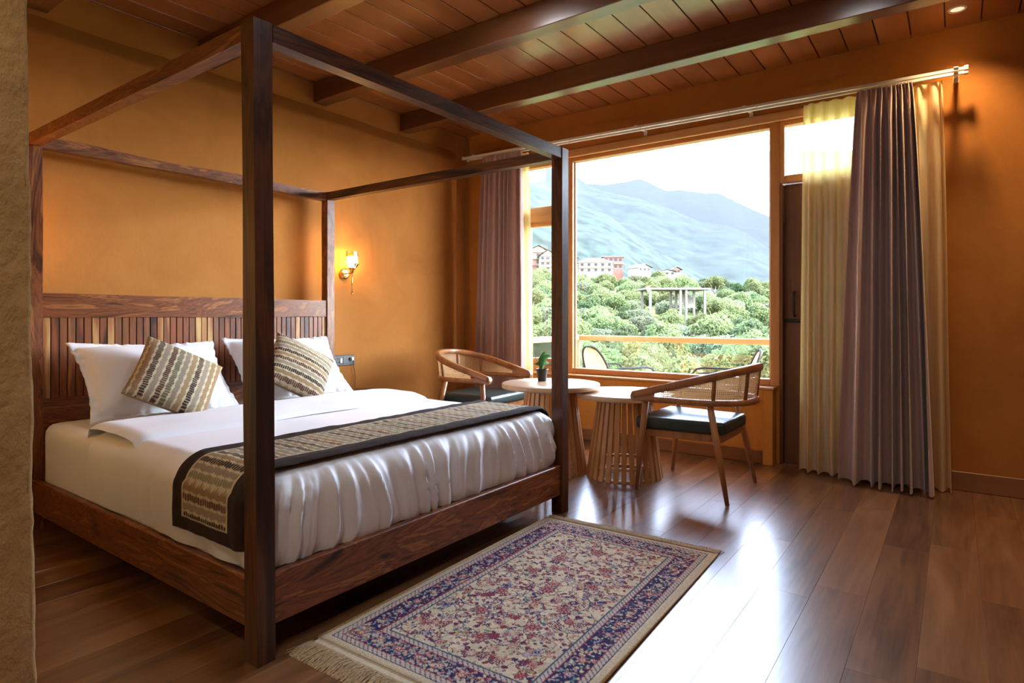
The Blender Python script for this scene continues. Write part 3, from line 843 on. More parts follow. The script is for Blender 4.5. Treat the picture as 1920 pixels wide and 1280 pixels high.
# pillows
def pillow(w, h, th, n, m, pinch=0.06, flange=0.0, ruffle=0.0, seed=0, sharp=0.5):
    """front and back skins over local x (width), z (height), y (thickness)"""
    def surf(sgn):
        A = np.zeros((n, m, 3))
        for i in range(n):
            u = -1 + 2 * i / (n - 1)
            for j in range(m):
                v = -1 + 2 * j / (m - 1)
                X = w / 2 * u * (1 - pinch * (1 - v * v) * abs(u) ** 2)
                Z = h / 2 * v * (1 - pinch * (1 - u * u) * abs(v) ** 2)
                iu = min(1, abs(u) / (1 - flange)); iv = min(1, abs(v) / (1 - flange * w / h))
                t = max(0, (1 - iu ** 2.4)) ** sharp * max(0, (1 - iv ** 2.4)) ** sharp
                y_ = sgn * (th / 2 * t + 0.004)
                y_ += 0.004 * nz(X * 6 + seed, Z * 6, sgn) * (0.3 + t)
                if flange:
                    fl_ = 1 if (abs(u) > 1 - flange * 1.05 or abs(v) > 1 - flange * w / h * 1.05) else 0
                    y_ += fl_ * ruffle * nz((X if abs(v) > abs(u) else Z) * 34, seed, 2.0)
                    rr = math.exp(-((max(iu, iv) - 0.93) / 0.08) ** 2)
                    y_ += sgn * 0.004 * rr * nz(X * 40, Z * 40, seed + 4)
                A[i, j] = (X, y_, Z)
        return A
    mb = MB(); F = surf(-1); Bc = surf(1)
    mb.grid(F); mb.grid(Bc, flip=True)
    idx = np.arange(n * m).reshape(n, m); k = n * m; rim = []
    for i in range(n - 1):
        for j in (0, m - 1): rim.append((idx[i, j], idx[i + 1, j], idx[i + 1, j] + k, idx[i, j] + k))
    for j in range(m - 1):
        for i in (0, n - 1): rim.append((idx[i, j], idx[i, j + 1], idx[i, j + 1] + k, idx[i, j] + k))
    mb.f += [tuple(int(q) for q in f) for f in rim]; mb.sm += [True] * len(rim)
    return mb, F
def place(o, M4):
    o.matrix_world = M4
def put_pillow(mb, name, mat, M4, label, cat, group):
    o = mb.build(name, mat, origin=(0, 0, 0)); o.matrix_world = M4
    return tag(o, label, cat, group)
def lean_matrix(c, tilt, roll, yaw):
    return Matrix.Translation(c) @ Matrix.Rotation(yaw, 4, 'Z') @ Matrix.Rotation(tilt, 4, 'X') @ Matrix.Rotation(roll, 4, 'Y')
p1, _ = pillow(0.78, 0.50, 0.17, 66, 46, 0.09, 0.085, 0.012, 1, 0.45)
put_pillow(p1, 'pillow', M['white'], lean_matrix((1.585, 3.555, 0.762), R(-40), R(1.5), R(2)), 'white flanged pillow nearer the rough plaster wall end', 'pillow', 'white pillows against the headboard')
p2, _ = pillow(0.78, 0.50, 0.17, 66, 46, 0.09, 0.085, 0.012, 5, 0.45)
put_pillow(p2, 'pillow', M['white'], lean_matrix((2.42, 3.575, 0.765), R(-40), R(0.5), R(-2)), 'white flanged pillow beside the wall lamp, half hidden by the near bed post', 'pillow', 'white pillows against the headboard')
seqc = [(TAN, False), (RUST * 0.5 + TAN * 0.5, False), (DKB * 1.4, True), (GREY, False), (DKB * 0.8 + MAR * 0.4, True), (GRN * 0.55, True), (GREY * 0.9, False), (TAN * 1.1, False), (DKB * 1.3, True), (GREY, False)]
def cushion(seed, seq, wid, phase):
    n = 160
    mb, F = pillow(0.41, 0.41, 0.14, n, n, 0.05, 0.0, 0.0, seed, 0.5)
    S2 = F[:, :, 0] + 0.22 + phase; T2 = F[:, :, 2]
    C = stripes(S2, T2, seq, wid, 0.0125)
    mb.col = np.concatenate([C.reshape(-1, 3), np.tile(TAN * 0.8, (n * n, 1))])
    return mb
c1 = cushion(3, seqc, 0.035, 0.0)
put_pillow(c1, 'cushion', M['weave'], lean_matrix((1.575, 3.345, 0.765), R(-38), R(35), R(4)), 'striped woven cushion set cornerwise with near upright bands, by the rough wall end', 'cushion', 'striped cushions on the bed')
seqd = [(TAN, False), (DKB * 0.8 + MAR * 0.5, True), (GREY * 1.15, False), (GRN * 0.7, True), (GREY, False), (DKB, True), (TAN * 0.9 + RUST * 0.2, False), (DKB + MAR * 0.3, True), (GREY, False), (DKB, True)]
c2 = cushion(8, seqd, 0.035, 0.01)
put_pillow(c2, 'cushion', M['weave'], lean_matrix((2.365, 3.40, 0.765), R(-38), R(128), R(0)), 'striped woven cushion with near level bands behind the near bed post', 'cushion', 'striped cushions on the bed')

# ------------------------------------------------------------------ wall lamps, socket, night table
def sconce(x, label):
    t = thing('wall_lamp', (x, YL, 1.44), label, 'wall lamp', 0, 'brass wall lamps beside the bed')
    def rot(mbv):   # lathe around y axis
        return mbv
    d = MB()
    n = 28
    pr = [(0.001, -0.024), (0.030, -0.024), (0.044, -0.018), (0.048, -0.006), (0.048, 0.0)]
    v = []; f = []
    for (r, yy) in pr:
        for k in range(n):
            a = 2 * math.pi * k / n; v.append((r * math.cos(a), yy, r * math.sin(a)))
    for i in range(len(pr) - 1):
        for k in range(n):
            f.append((i * n + k, i * n + (k + 1) % n, (i + 1) * n + (k + 1) % n, (i + 1) * n + k))
    f.append(tuple(range(n))); d.add(v, f, True)
    d.build('backplate', M['brass'], t, local=True)
    MB().tube([(0, -0.02, 0.0), (-0.012, -0.112, 0.0)], 0.007, 10).build('arm', M['brass'], t, local=True)
    cx, cy = -0.012, -0.112
    MB().tube([(cx, cy, -0.165), (cx, cy, 0.03)], 0.0055, 10).lathe([(0.002, -0.172), (0.008, -0.168), (0.008, -0.160), (0.004, -0.155)], cx, cy, 12).build('stem', M['brass'], t, local=True)
    MB().lathe([(0.012, 0.0), (0.014, 0.022), (0.030, 0.032), (0.034, 0.045), (0.030, 0.046)], cx, cy, 24).build('cup', M['brass'], t, local=True)
    sh = MB().lathe([(0.038, 0.044), (0.056, 0.075), (0.046, 0.168), (0.043, 0.172), (0.043, 0.168), (0.052, 0.076), (0.035, 0.048)], cx, cy, 10, smooth=False, capb=False, capt=False).build('glass_shade', M['lamp_glass'], t, local=True)
    MB().lathe([(0.002, 0.046), (0.027, 0.048), (0.028, 0.125), (0.022, 0.130), (0.002, 0.131)], cx, cy, 20).build('lit_tube', M['bulb'], t, local=True)
    return t
sconce(3.20, 'lit brass wall lamp with faceted glass shade beside the bed post')
sconce(0.86, 'lit brass wall lamp on the hidden side of the headboard')

so = thing('socket_plate', (3.197, YL, 0.742), 'slate grey electric socket plate on the ochre wall', 'socket')
MB().box(3.092, 3.302, YL - 0.011, YL, 0.700, 0.784, 0.004).build('plate', M['grey_plastic'], so)
hol = MB()
for (dx, dz, r) in ((0, 0.017, 0.006), (-0.013, -0.010, 0.0045), (0.013, -0.010, 0.0045)):
    hol.tube([(3.130 + dx, YL - 0.0125, 0.742 + dz), (3.130 + dx, YL - 0.009, 0.742 + dz)], r, 10)
hol.build('socket_holes', M['black'], so)
MB().box(3.150, 3.172, YL - 0.016, YL - 0.008, 0.722, 0.762, 0.002).build('switch', M['white_plastic'], so)
MB().box(3.180, 3.236, YL - 0.014, YL - 0.008, 0.712, 0.772, 0.003).build('blank_module', M['grey_plastic'], so)
MB().box(3.252, 3.276, YL - 0.034, YL - 0.010, 0.738, 0.766, 0.003).build('charger', M['white_plastic'], so)
tag(MB().tube([(3.262, YL - 0.03, 0.738), (3.27, YL - 0.028, 0.715), (3.288, YL - 0.014, 0.68), (3.302, YL - 0.012, 0.63), (3.304, YL - 0.012, 0.57), (3.296, YL - 0.014, 0.522), (3.305, YL - 0.03, 0.503), (3.34, YL - 0.05, 0.499), (3.36, YL - 0.09, 0.498)], 0.0022, 6).build('charging_cord', M['black']), 'thin dark cord hanging from the grey socket', 'cord')
nt_ = thing('night_table', (3.27, 3.79, 0), 'dark wooden night table mostly hidden behind the bed', 'night table')
MB().box(3.04, 3.50, 3.60, 3.972, 0.470, 0.495, 0.004).build('top', M['night'], nt_)
MB().box(3.055, 3.485, 3.62, 3.972, 0.12, 0.470, 0.003).build('body', M['night'], nt_)
dr = MB().box(3.07, 3.47, 3.605, 3.62, 0.29, 0.455, 0.003).build('drawer', M['night'], nt_)
MB().lathe([(0.008, 0), (0.014, 0.012), (0.010, 0.02)], 0, 0, 12)
MB().tube([(3.27, 3.606, 0.37), (3.27, 3.585, 0.37)], [0.006, 0.013], 12).build('knob', M['brass'], dr)
for (x, y) in ((3.075, 3.64), (3.465, 3.64), (3.075, 3.95), (3.465, 3.95)):
    MB().box(x - 0.018, x + 0.018, y - 0.018, y + 0.018, 0, 0.125, 0.003).build('leg', M['night'], nt_)

# ------------------------------------------------------------------ slatted drum tables
def table(x, y, h, rt, rb_, rtop, label, seed, nsl=30):
    t = thing('round_table', (x, y, 0), label, 'side table', rnd.uniform(0, 1), 'slatted drum tables by the window')
    e = 0.006
    MB().lathe([(0.001, h - 0.034), (rt - e, h - 0.034), (rt, h - 0.030), (rt, h - 0.006), (rt - 0.002, h - 0.002), (rt - e, h), (0.001, h)], 0, 0, 64, capb=False, capt=False).build('top', M['table_top'], t, local=True)
    H = h - 0.034
    tilt = math.atan2(rb_ - rtop, H)
    sm = MB()
    w0, w1 = 0.0135, 0.0165
    v = [(-0.007, -w1, 0), (0.007, -w1, 0), (0.007, w1, 0), (-0.007, w1, 0), (-0.007, -w0, H), (0.007, -w0, H), (0.007, w0, H), (-0.007, w0, H)]
    v = [(p[0] + (rb_ if p[2] == 0 else rtop), p[1], p[2]) for p in v]
    sm.add(v, [(3, 2, 1, 0), (4, 5, 6, 7), (0, 1, 5, 4), (1, 2, 6, 5), (2, 3, 7, 6), (3, 0, 4, 7)])
    me = sm.mesh('slat', M['table_slat'])
    for k in range(nsl):
        o = bpy.data.objects.new('slat', me); COL.objects.link(o); o.parent = t
        o.rotation_euler = (0, 0, 2 * math.pi * k / nsl + rnd.uniform(-0.006, 0.006))
    def ring(z0, z1, r):
        MB().lathe([(r - 0.03, z0), (r, z0), (r, z1), (r - 0.03, z1), (r - 0.03, z0)], 0, 0, 48, smooth=False, capb=False, capt=False).build('ring', M['table_slat'], t, local=True)
    zr = 0.075
    ring(zr, zr + 0.018, rb_ - 0.008 - (rb_ - rtop) * zr / H)
    ring(0.002, 0.014, rb_ - 0.008)
    ring(H - 0.02, H, rtop - 0.0075)
    return t
table(3.70, 2.345, 0.622, 0.350, 0.256, 0.172, 'taller round slatted table carrying the potted plant, partly behind the bed post', 1)
table(3.897, 1.866, 0.573, 0.335, 0.256, 0.176, 'lower round slatted table between the taller table and the chair', 2)

# potted plant on the taller table
pp = thing('potted_plant', (3.765, 2.46, 0.622), 'small succulent in a black plastic pot on the taller table', 'potted plant')
MB().lathe([(0.001, 0.0), (0.030, 0.0), (0.032, 0.006), (0.042, 0.078), (0.046, 0.080), (0.046, 0.090), (0.042, 0.090), (0.038, 0.078), (0.001, 0.076)], 0, 0, 24, capb=False, capt=False).build('pot', M['black'], pp, local=True)
MB().lathe([(0.001, 0.084), (0.025, 0.083), (0.039, 0.078)], 0, 0, 18, capb=False, capt=False).build('soil', M['soil'], pp, local=True)
def leaf_strip(pts, wid, mid=0.25):
    n = len(pts); A = np.zeros((n, 5, 3))
    for i, p in enumerate(pts):
        k = i / (n - 1)
        w = wid * max(0.02, math.sin(min(1, (k * 0.93 + 0.07)) * math.pi)) ** 0.7
        t = Vector(pts[min(i + 1, n - 1)]) - Vector(pts[max(i - 1, 0)])
        side = t.cross(Vector((0.3, 0.9, 0.2))).normalized()
        nrm = side.cross(t).normalized()
        for j, q in enumerate((-1, -0.5, 0, 0.5, 1)):
            A[i, j] = Vector(p) + side * (w * q) + nrm * (w * mid * (q * q))
    B_ = A.copy(); B_ += np.array([0.0, 0.0022, 0.001])
    mb = MB().grid(A).grid(B_, flip=True)
    return mb
def arc(dx, dy, h, curl, n=10):
    return [(dx * (k / n) ** 1.3, dy * (k / n) ** 1.3, 0.082 + h * math.sin(min(1, k / n * (1 + curl)) * math.pi / 2 * (1 + curl * 0.5))) for k in range(n + 1)]
for (dx, dy, h, c, w) in ((0.030, -0.014, 0.125, 0.0, 0.026), (0.055, -0.035, 0.10, 0.1, 0.021), (-0.025, 0.045, 0.05, 0.7, 0.014), (0.02, 0.035, 0.085, 0.1, 0.018), (-0.005, 0.015, 0.10, 0.0, 0.010), (0.075, -0.015, 0.05, 0.6, 0.016)):
    leaf_strip(arc(dx, dy, h, c), w).build('leaf', M['leaf'], pp, local=True)
MB().tube([(-0.004, 0.01, 0.08), (-0.02, 0.03, 0.15), (-0.045, 0.055, 0.205), (-0.055, 0.068, 0.232)], [0.003, 0.0028, 0.002, 0.001], 6).build('flower_stalk', M['leaf'], pp, local=True)
MB().tube([(0.0, -0.01, 0.08), (0.06, -0.045, 0.14), (0.105, -0.075, 0.19)], [0.002, 0.0018, 0.001], 6).build('flower_stalk', M['leaf'], pp, local=True)

# ------------------------------------------------------------------ cane tub chairs
def hoop(hw, yf, yb, n=60, ext=0.0):
    """plan of the tub: straight arms from the front, half ellipse round the back"""
    pts = []
    ym = 0.02
    for k in range(14):
        pts.append((hw, yf + (ym - yf) * k / 14))
    for k in range(n + 1):
        a = math.pi * k / n
        ca, sa = math.cos(a), math.sin(a)
        pts.append((hw * math.copysign(abs(ca) ** 0.85, ca), ym - (ym - yb) * abs(sa) ** 0.85))
    for k in range(1, 15):
        pts.append((-hw, ym + (yf - ym) * k / 14))
    return pts
def tub_chair(loc, rz, label):
    t = thing('tub_chair', loc, label, 'chair', rz, 'cane tub chairs with green seats')
    YF, YB, HW = 0.300, -0.350, 0.300
    low = [(x, y, 0.585) for x, y in hoop(HW, YF, YB)]
    def ztop(y): return 0.606 + (YF - y) / (YF - YB) * 0.178
    topp = []
    for x, y in hoop(HW + 0.012, YF, YB - 0.022):
        k = min(1, max(0, (YF - y) / (YF - YB)))
        topp.append((x, y, ztop(y)))
    rp = [(-0.016, -0.017), (-0.012, -0.020), (0.012, -0.020), (0.016, -0.017), (0.018, 0.0), (0.016, 0.015), (0.011, 0.019), (-0.011, 0.019), (-0.016, 0.015), (-0.018, 0)]
    MB().sweep(low, [(a * 1.15, b_ * 0.9) for a, b_ in rp]).build('lower_rail', M['chair_wood'], t, local=True)
    MB().sweep(topp, [(a * 1.05, b_ * 1.15) for a, b_ in rp]).build('top_rail', M['chair_wood'], t, local=True)
    for s in (-1, 1):
        # rounded arm end where both rails meet
        prof = []
        for k in range(13):
            a = -math.pi / 2 + math.pi * k / 12
            prof.append((YF - 0.005 + 0.022 * math.cos(a), 0.597 + 0.029 * math.sin(a)))
        prof += [(YF - 0.13, 0.640), (YF - 0.13, 0.585)]
        MB().prism(prof, 'x', s * (HW + 0.004) - 0.018, s * (HW + 0.004) + 0.018).build('arm_end', M['chair_wood'], t, local=True)
    # cane between the rails
    sel = range(9, len(low) - 9)
    nvv = 6
    A = np.zeros((len(sel), nvv, 3)); uv = []
    tot = 0; prev = None
    for i, q in enumerate(sel):
        a = Vector(low[q]) + Vector((0, 0, 0.012)); b_ = Vector(topp[q]) - Vector((0, 0, 0.012))
        if b_.z < a.z + 0.004: b_.z = a.z + 0.004
        if prev is not None: tot += (a - prev).length
        prev = a
        for j in range(nvv):
            A[i, j] = a.lerp(b_, j / (nvv - 1)); uv.append((tot / 1.35, (A[i, j][2] - a.z) / 0.175))
    cn = MB().grid(A); cn.uv = np.array(uv)
    cn.build('cane_back', M['cane'], t, local=True)
    for q in (24, 37, 51, 64):
        if q < len(low):
            a = Vector(low[q]); b_ = Vector(topp[q])
            MB().tube([a, a.lerp(b_, 0.5), b_], 0.0125, 8).build('stile', M['chair_wood'], t, local=True)
    # legs
    for (fx, fy, tx, ty) in ((0.303, 0.283, 0.292, 0.225), (-0.303, 0.283, -0.292, 0.225), (0.303, -0.280, 0.262, -0.165), (-0.303, -0.280, -0.262, -0.165)):
        lg = MB().tube([(fx, fy, 0.006), (fx + (tx - fx) * 0.5, fy + (ty - fy) * 0.5, 0.30), (tx, ty, 0.572)], [0.0125, 0.0205, 0.020], 12).build('leg', M['chair_wood'], t, local=True)
        MB().tube([(fx, fy, 0.0), (fx, fy, 0.008)], 0.010, 10).build('glide', M['white_plastic'], lg, local=True)
    # seat frame and cushion (narrower at the back)
    def trap(wf, wb2, yf, yb, z0, z1, bev, seg):
        bm = bmesh.new(); bmesh.ops.create_cube(bm, size=1)
        for q in bm.verts:
            yy = yf if q.co.y > 0 else yb; w = wf if q.co.y > 0 else wb2
            q.co = Vector((w * (1 if q.co.x > 0 else -1), yy, z1 if q.co.z > 0 else z0))
        bmesh.ops.bevel(bm, geom=list(bm.edges), offset=bev, segments=seg, profile=0.5, affect='EDGES')
        bm.verts.index_update()
        mb = MB().add([q.co.copy() for q in bm.verts], [tuple(v.index for v in f.verts) for f in bm.faces], seg > 1); bm.free()
        return mb
    trap(0.268, 0.215, 0.27, -0.225, 0.345, 0.392, 0.004, 1).build('seat_frame', M['chair_wood'], t, local=True)
    cu = trap(0.285, 0.230, 0.30, -0.245, 0.390, 0.468, 0.022, 4).build('seat', M['leather'], t, local=True)
    pip = MB().tube([(0.272, 0.287, 0.463), (0.219, -0.233, 0.463), (-0.219, -0.233, 0.463), (-0.272, 0.287, 0.463), (0.272, 0.287, 0.463)], 0.003, 6).build('piping', M['leather'], cu, local=True)
    return t
tub_chair((3.88, 1.345, 0), 0.0, 'cane tub chair with green seat facing the tables, its back to the balcony door')
tub_chair((4.02, 3.245, 0), math.pi + R(3), 'cane tub chair with green seat in the corner beside the mauve curtain')

# ------------------------------------------------------------------ rug
def rug():
    LX, LY, st = 1.50, 0.905, 0.0034
    nx, ny = int(LX / st), int(LY / st)
    r_ = np.random.default_rng(5)
    x = (np.arange(nx) + 0.5) * st; y = (np.arange(ny) + 0.5) * st
    X, Y = np.meshgrid(x, y, indexing='ij')
    cream = np.array([0.68, 0.57, 0.40]); navy = np.array([0.030, 0.030, 0.105]); red = np.array([0.34, 0.045, 0.06]); pink = np.array([0.56, 0.27, 0.21])
    pale = np.array([0.56, 0.50, 0.43]); teal = np.array([0.08, 0.16, 0.16]); blue = np.array([0.14, 0.16, 0.34]); gold = np.array([0.50, 0.36, 0.14]); maro = np.array([0.16, 0.03, 0.06]); lilac = np.array([0.36, 0.32, 0.42])
    C = np.tile(cream, (nx, ny, 1))
    # soft patches of tan in the field
    g = r_.normal(size=(nx // 10 + 2, ny // 10 + 2)); g = np.kron(g, np.ones((10, 10)))[:nx, :ny]
    C *= (1 + 0.05 * g)[..., None]
    e = np.minimum(np.minimum(X, LX - X), np.minimum(Y, LY - Y))
    field = e > 0.168
    band = (e > 0.058) & (e < 0.138)
    def blob(cx, cy, rx, ry, a, col, mask, alpha=1.0, petals=0, pd=0.25):
        i0, i1 = int((cx - max(rx, ry) * 1.3) / st), int((cx + max(rx, ry) * 1.3) / st) + 2
        j0, j1 = int((cy - max(rx, ry) * 1.3) / st), int((cy + max(rx, ry) * 1.3) / st) + 2
        i0, j0 = max(i0, 0), max(j0, 0); i1, j1 = min(i1, nx), min(j1, ny)
        if i1 <= i0 or j1 <= j0: return
        dx = X[i0:i1, j0:j1] - cx; dy = Y[i0:i1, j0:j1] - cy
        u = (dx * math.cos(a) + dy * math.sin(a)) / rx; v = (-dx * math.sin(a) + dy * math.cos(a)) / ry
        rr = np.sqrt(u * u + v * v)
        if petals: rr = rr / (1 - pd + pd * np.cos(petals * np.arctan2(v, u)))
        m = (rr < 1) & mask[i0:i1, j0:j1]
        C[i0:i1, j0:j1][m] = C[i0:i1, j0:j1][m] * (1 - alpha) + col * alpha
    def line(pts, col, mask, w=1):
        P = np.array(pts)
        for k in range(len(P) - 1):
            n = max(2, int(np.hypot(*(P[k + 1] - P[k])) / st * 1.6))
            for q in np.linspace(0, 1, n):
                p = P[k] * (1 - q) + P[k + 1] * q
                i, j = int(p[0] / st), int(p[1] / st)
                if 0 <= i < nx - w and 0 <= j < ny - w and mask[i, j]:
                    C[i:i + w, j:j + w] = col
    def rosette(cx, cy, r, mask, c1, c2, c3, p):
        a = r_.uniform(0, 6.28)
        blob(cx, cy, r * 1.08, r * 1.08 * r_.uniform(0.7, 1), a, navy * 0.6 + maro * 0.6, mask, 0.9, p, 0.16)
        blob(cx, cy, r, r * r_.uniform(0.75, 0.95), a, c1, mask, 1, p, 0.18)
        for k in range(p):
            b_ = a + k * 2 * math.pi / p
            blob(cx + r * 0.58 * math.cos(b_), cy + r * 0.58 * math.sin(b_), r * 0.2, r * 0.12, b_, c2, mask)
        blob(cx, cy, r * 0.36, r * 0.36, a, c3, mask); blob(cx, cy, r * 0.15, r * 0.15, a, c2, mask)
    # field: scrolling vines, then leaves and rosettes
    for _ in range(150):
        cx, cy = r_.uniform(0.18, LX - 0.18), r_.uniform(0.18, LY - 0.18)
        a0 = r_.uniform(0, 6.28); R0 = r_.uniform(0.04, 0.12); sg = r_.choice([-1, 1])
        pts = [(cx + R0 * (1 - 0.11 * k) * math.cos(a0 + sg * k * 0.42), cy + R0 * (1 - 0.11 * k) * math.sin(a0 + sg * k * 0.42)) for k in range(9)]
        line(pts, [navy * 1.3, teal, maro, blue * 0.7][r_.integers(4)], field, 1)
    for _ in range(2000):
        cx, cy = r_.uniform(0.17, LX - 0.17), r_.uniform(0.17, LY - 0.17)
        col = [red, pink, pink, navy * 1.4, teal * 1.3, red, gold, maro, lilac, pink * 0.8][r_.integers(10)]
        rr = r_.uniform(0.0035, 0.0095)
        if r_.uniform() < 0.45:
            blob(cx, cy, rr * 1.35, rr * 0.9, r_.uniform(0, 3.14), [navy * 1.2, maro, maro][r_.integers(3)], field)
        blob(cx, cy, rr, rr * r_.uniform(0.4, 0.8), r_.uniform(0, 3.14), col, field, 0.95)
    for _ in range(130):
        cx, cy = r_.uniform(0.19, LX - 0.19), r_.uniform(0.19, LY - 0.19)
        rosette(cx, cy, r_.uniform(0.012, 0.026), field, [pink, red, lilac, maro, pink][r_.integers(5)], [cream, pale, navy, pink][r_.integers(4)], [red, navy, gold, pale][r_.integers(4)], int(r_.integers(5, 9)))
    for (fx, fy) in ((0.25, 0.3), (0.25, 0.7), (0.5, 0.5), (0.75, 0.3), (0.75, 0.7), (0.12, 0.5), (0.88, 0.5), (0.4, 0.25), (0.6, 0.75), (0.4, 0.75), (0.6, 0.25)):
        rosette(0.17 + fx * (LX - 0.34), 0.17 + fy * (LY - 0.34), 0.034, field, maro + 0.06, pink, red, 8)
    # main border
    C[band] = navy
    for _ in range(3600):
        cx, cy = r_.uniform(0.05, LX - 0.05), r_.uniform(0.05, LY - 0.05)
        if r_.uniform() < 0.5: cy = r_.choice([r_.uniform(0.06, 0.136), LY - r_.uniform(0.06, 0.136)])
        else: cx = r_.choice([r_.uniform(0.06, 0.136), LX - r_.uniform(0.06, 0.136)])
        rr = r_.uniform(0.003, 0.0075)
        blob(cx, cy, rr, rr * r_.uniform(0.45, 0.9), r_.uniform(0, 3.14), [cream, pink, red, lilac, cream, pale, teal * 2, pink][r_.integers(8)], band, 0.95)
    for k in range(15):
        for (cx, cy) in ((0.1 + k * (LX - 0.2) / 14, 0.098), (0.1 + k * (LX - 0.2) / 14, LY - 0.098)):
            rosette(cx, cy, 0.019, band, [pink, pale, lilac][k % 3], red, cream, 6)
    for k in range(1, 8):
        for (cx, cy) in ((0.098, 0.098 + k * (LY - 0.196) / 8), (LX - 0.098, 0.098 + k * (LY - 0.196) / 8)):
            rosette(cx, cy, 0.019, band, [pink, pale, lilac][k % 3], red, cream, 6)
    # guard stripes and thin lines
    gs = ((e > 0.030) & (e <= 0.054)) | ((e >= 0.142) & (e <= 0.164))
    C[gs] = pale
    dots = (np.sin(X * 300) * np.sin(Y * 300) > 0.55) & gs
    C[dots] = pink * 0.7
    dots = (np.sin(X * 300 + 1.7) * np.sin(Y * 300 + 1.7) > 0.7) & gs
    C[dots] = navy * 1.5
    for (a, w, col) in ((0.027, 0.0045, navy), (0.0545, 0.005, red), (0.138, 0.005, red), (0.1645, 0.0045, teal * 0.6 + navy * 0.6)):
        C[(e > a) & (e < a + w)] = col
    C[e < 0.020] = cream * 0.95
    C *= (1 + 0.10 * r_.normal(size=(nx, ny)))[..., None]
    Zt = 0.010 + 0.0006 * r_.normal(size=(nx, ny))
    Zt -= 0.004 * np.exp(-e / 0.006)
    for i in range(0, nx):
        Zt[i] += 0.0016 * nz(x[i] * 3, 1.0, 1.0)
    A = np.stack([X - LX / 2, Y - LY / 2, Zt], -1)
    t = thing('rug', (2.062, 1.322, 0), 'cream and navy floral rug with gold fringe at the foot of the bed', 'rug', R(1.6))
    mb = MB().grid(A); mb.col = np.clip(C, 0, 1).reshape(-1, 3)
    pile = mb.build('pile', M['rug'], t, local=True); pile['kind'] = 'stuff'
    MB().box(-LX / 2 - 0.004, LX / 2 + 0.004, -LY / 2 - 0.006, LY / 2 + 0.006, 0.0, 0.0055, 0.002).build('backing', M['webbing'], t, local=True)
    for s in (-1, 1):
        MB().tube([(-LX / 2, s * (LY / 2 + 0.003), 0.006), (0, s * (LY / 2 + 0.003), 0.007), (LX / 2, s * (LY / 2 + 0.003), 0.006)], 0.0055, 8).build('selvedge', M['fringe'], t, local=True)
        wb0 = 0.030 if s < 0 else 0.012
        MB().box(*(sorted((s * LX / 2, s * (LX / 2 + wb0)))), -LY / 2, LY / 2, 0.0, 0.004, 0.001).build('end_web', M['webbing'], t, local=True)
        fr_ = MB(); ln = 0.085 if s < 0 else 0.06
        for k in range(1500):
            yy = r_.uniform(-LY / 2 - 0.004, LY / 2 + 0.004)
            l = ln * r_.uniform(0.75, 1.15); sw2 = r_.normal() * 0.012; z0 = r_.uniform(0.002, 0.010); zm = r_.uniform(0.004, 0.016)
            x0 = s * (LX / 2 + wb0 - 0.004)
            w = 0.0011
            p = [(x0, yy, z0), (x0 + s * l * 0.5, yy + sw2 * 0.4, zm), (x0 + s * l, yy + sw2, 0.001)]
            v = []
            for q in p: v += [(q[0], q[1] - w, q[2]), (q[0], q[1] + w, q[2])]
            fr_.add(v, [(0, 1, 3, 2), (2, 3, 5, 4)], True)
        f = fr_.build('fringe', M['fringe'], t, local=True); f['kind'] = 'stuff'
rug()

# ------------------------------------------------------------------ curtains and track
def ztrack(y): return 2.597 + (y + 0.05) * 0.0137
tr_ = thing('curtain_track', (4.66, 1.93, 2.6), 'white double curtain track along the window head', 'curtain track')
for (x, dz) in ((4.605, 0.0), (4.675, 0.0)):
    MB().sweep([(x, 3.93 - (0.02 if x > 4.65 else 0), ztrack(3.93) + dz), (x, 2.0, ztrack(2.0) + dz), (x, -0.045, ztrack(-0.045) + dz)], [(-0.011, -0.008), (0.011, -0.008), (0.011, 0.010), (-0.011, 0.010)], smooth=False).build('track', M['white_plastic'], tr_)
    for y in (3.935, -0.05):
        MB().box(x - 0.015, x + 0.015, y - 0.012, y + 0.012, ztrack(y) - 0.013, ztrack(y) + 0.015, 0.003).build('end_cap', M['white_plastic'], tr_)
for y in (3.8, 2.95, 2.1, 1.25, 0.0):
    z = ztrack(y)
    MB().box(4.59, 4.80, y - 0.012, y + 0.012, z + 0.010, z + 0.016, 0.001).box(4.79, 4.80, y - 0.014, y + 0.014, z - 0.02, z + 0.06, 0.001).build('bracket', M['white_plastic'], tr_)
for y in (2.72, 2.42, 2.06, 1.72, 1.36, 1.16):
    z = ztrack(y)
    MB().tube([(4.605, y, z - 0.008), (4.605, y, z - 0.018)], 0.005, 8).tube([(4.605, y - 0.008, z - 0.026), (4.605, y + 0.008, z - 0.026)], 0.006, 8).build('glider', M['white_plastic'], tr_)

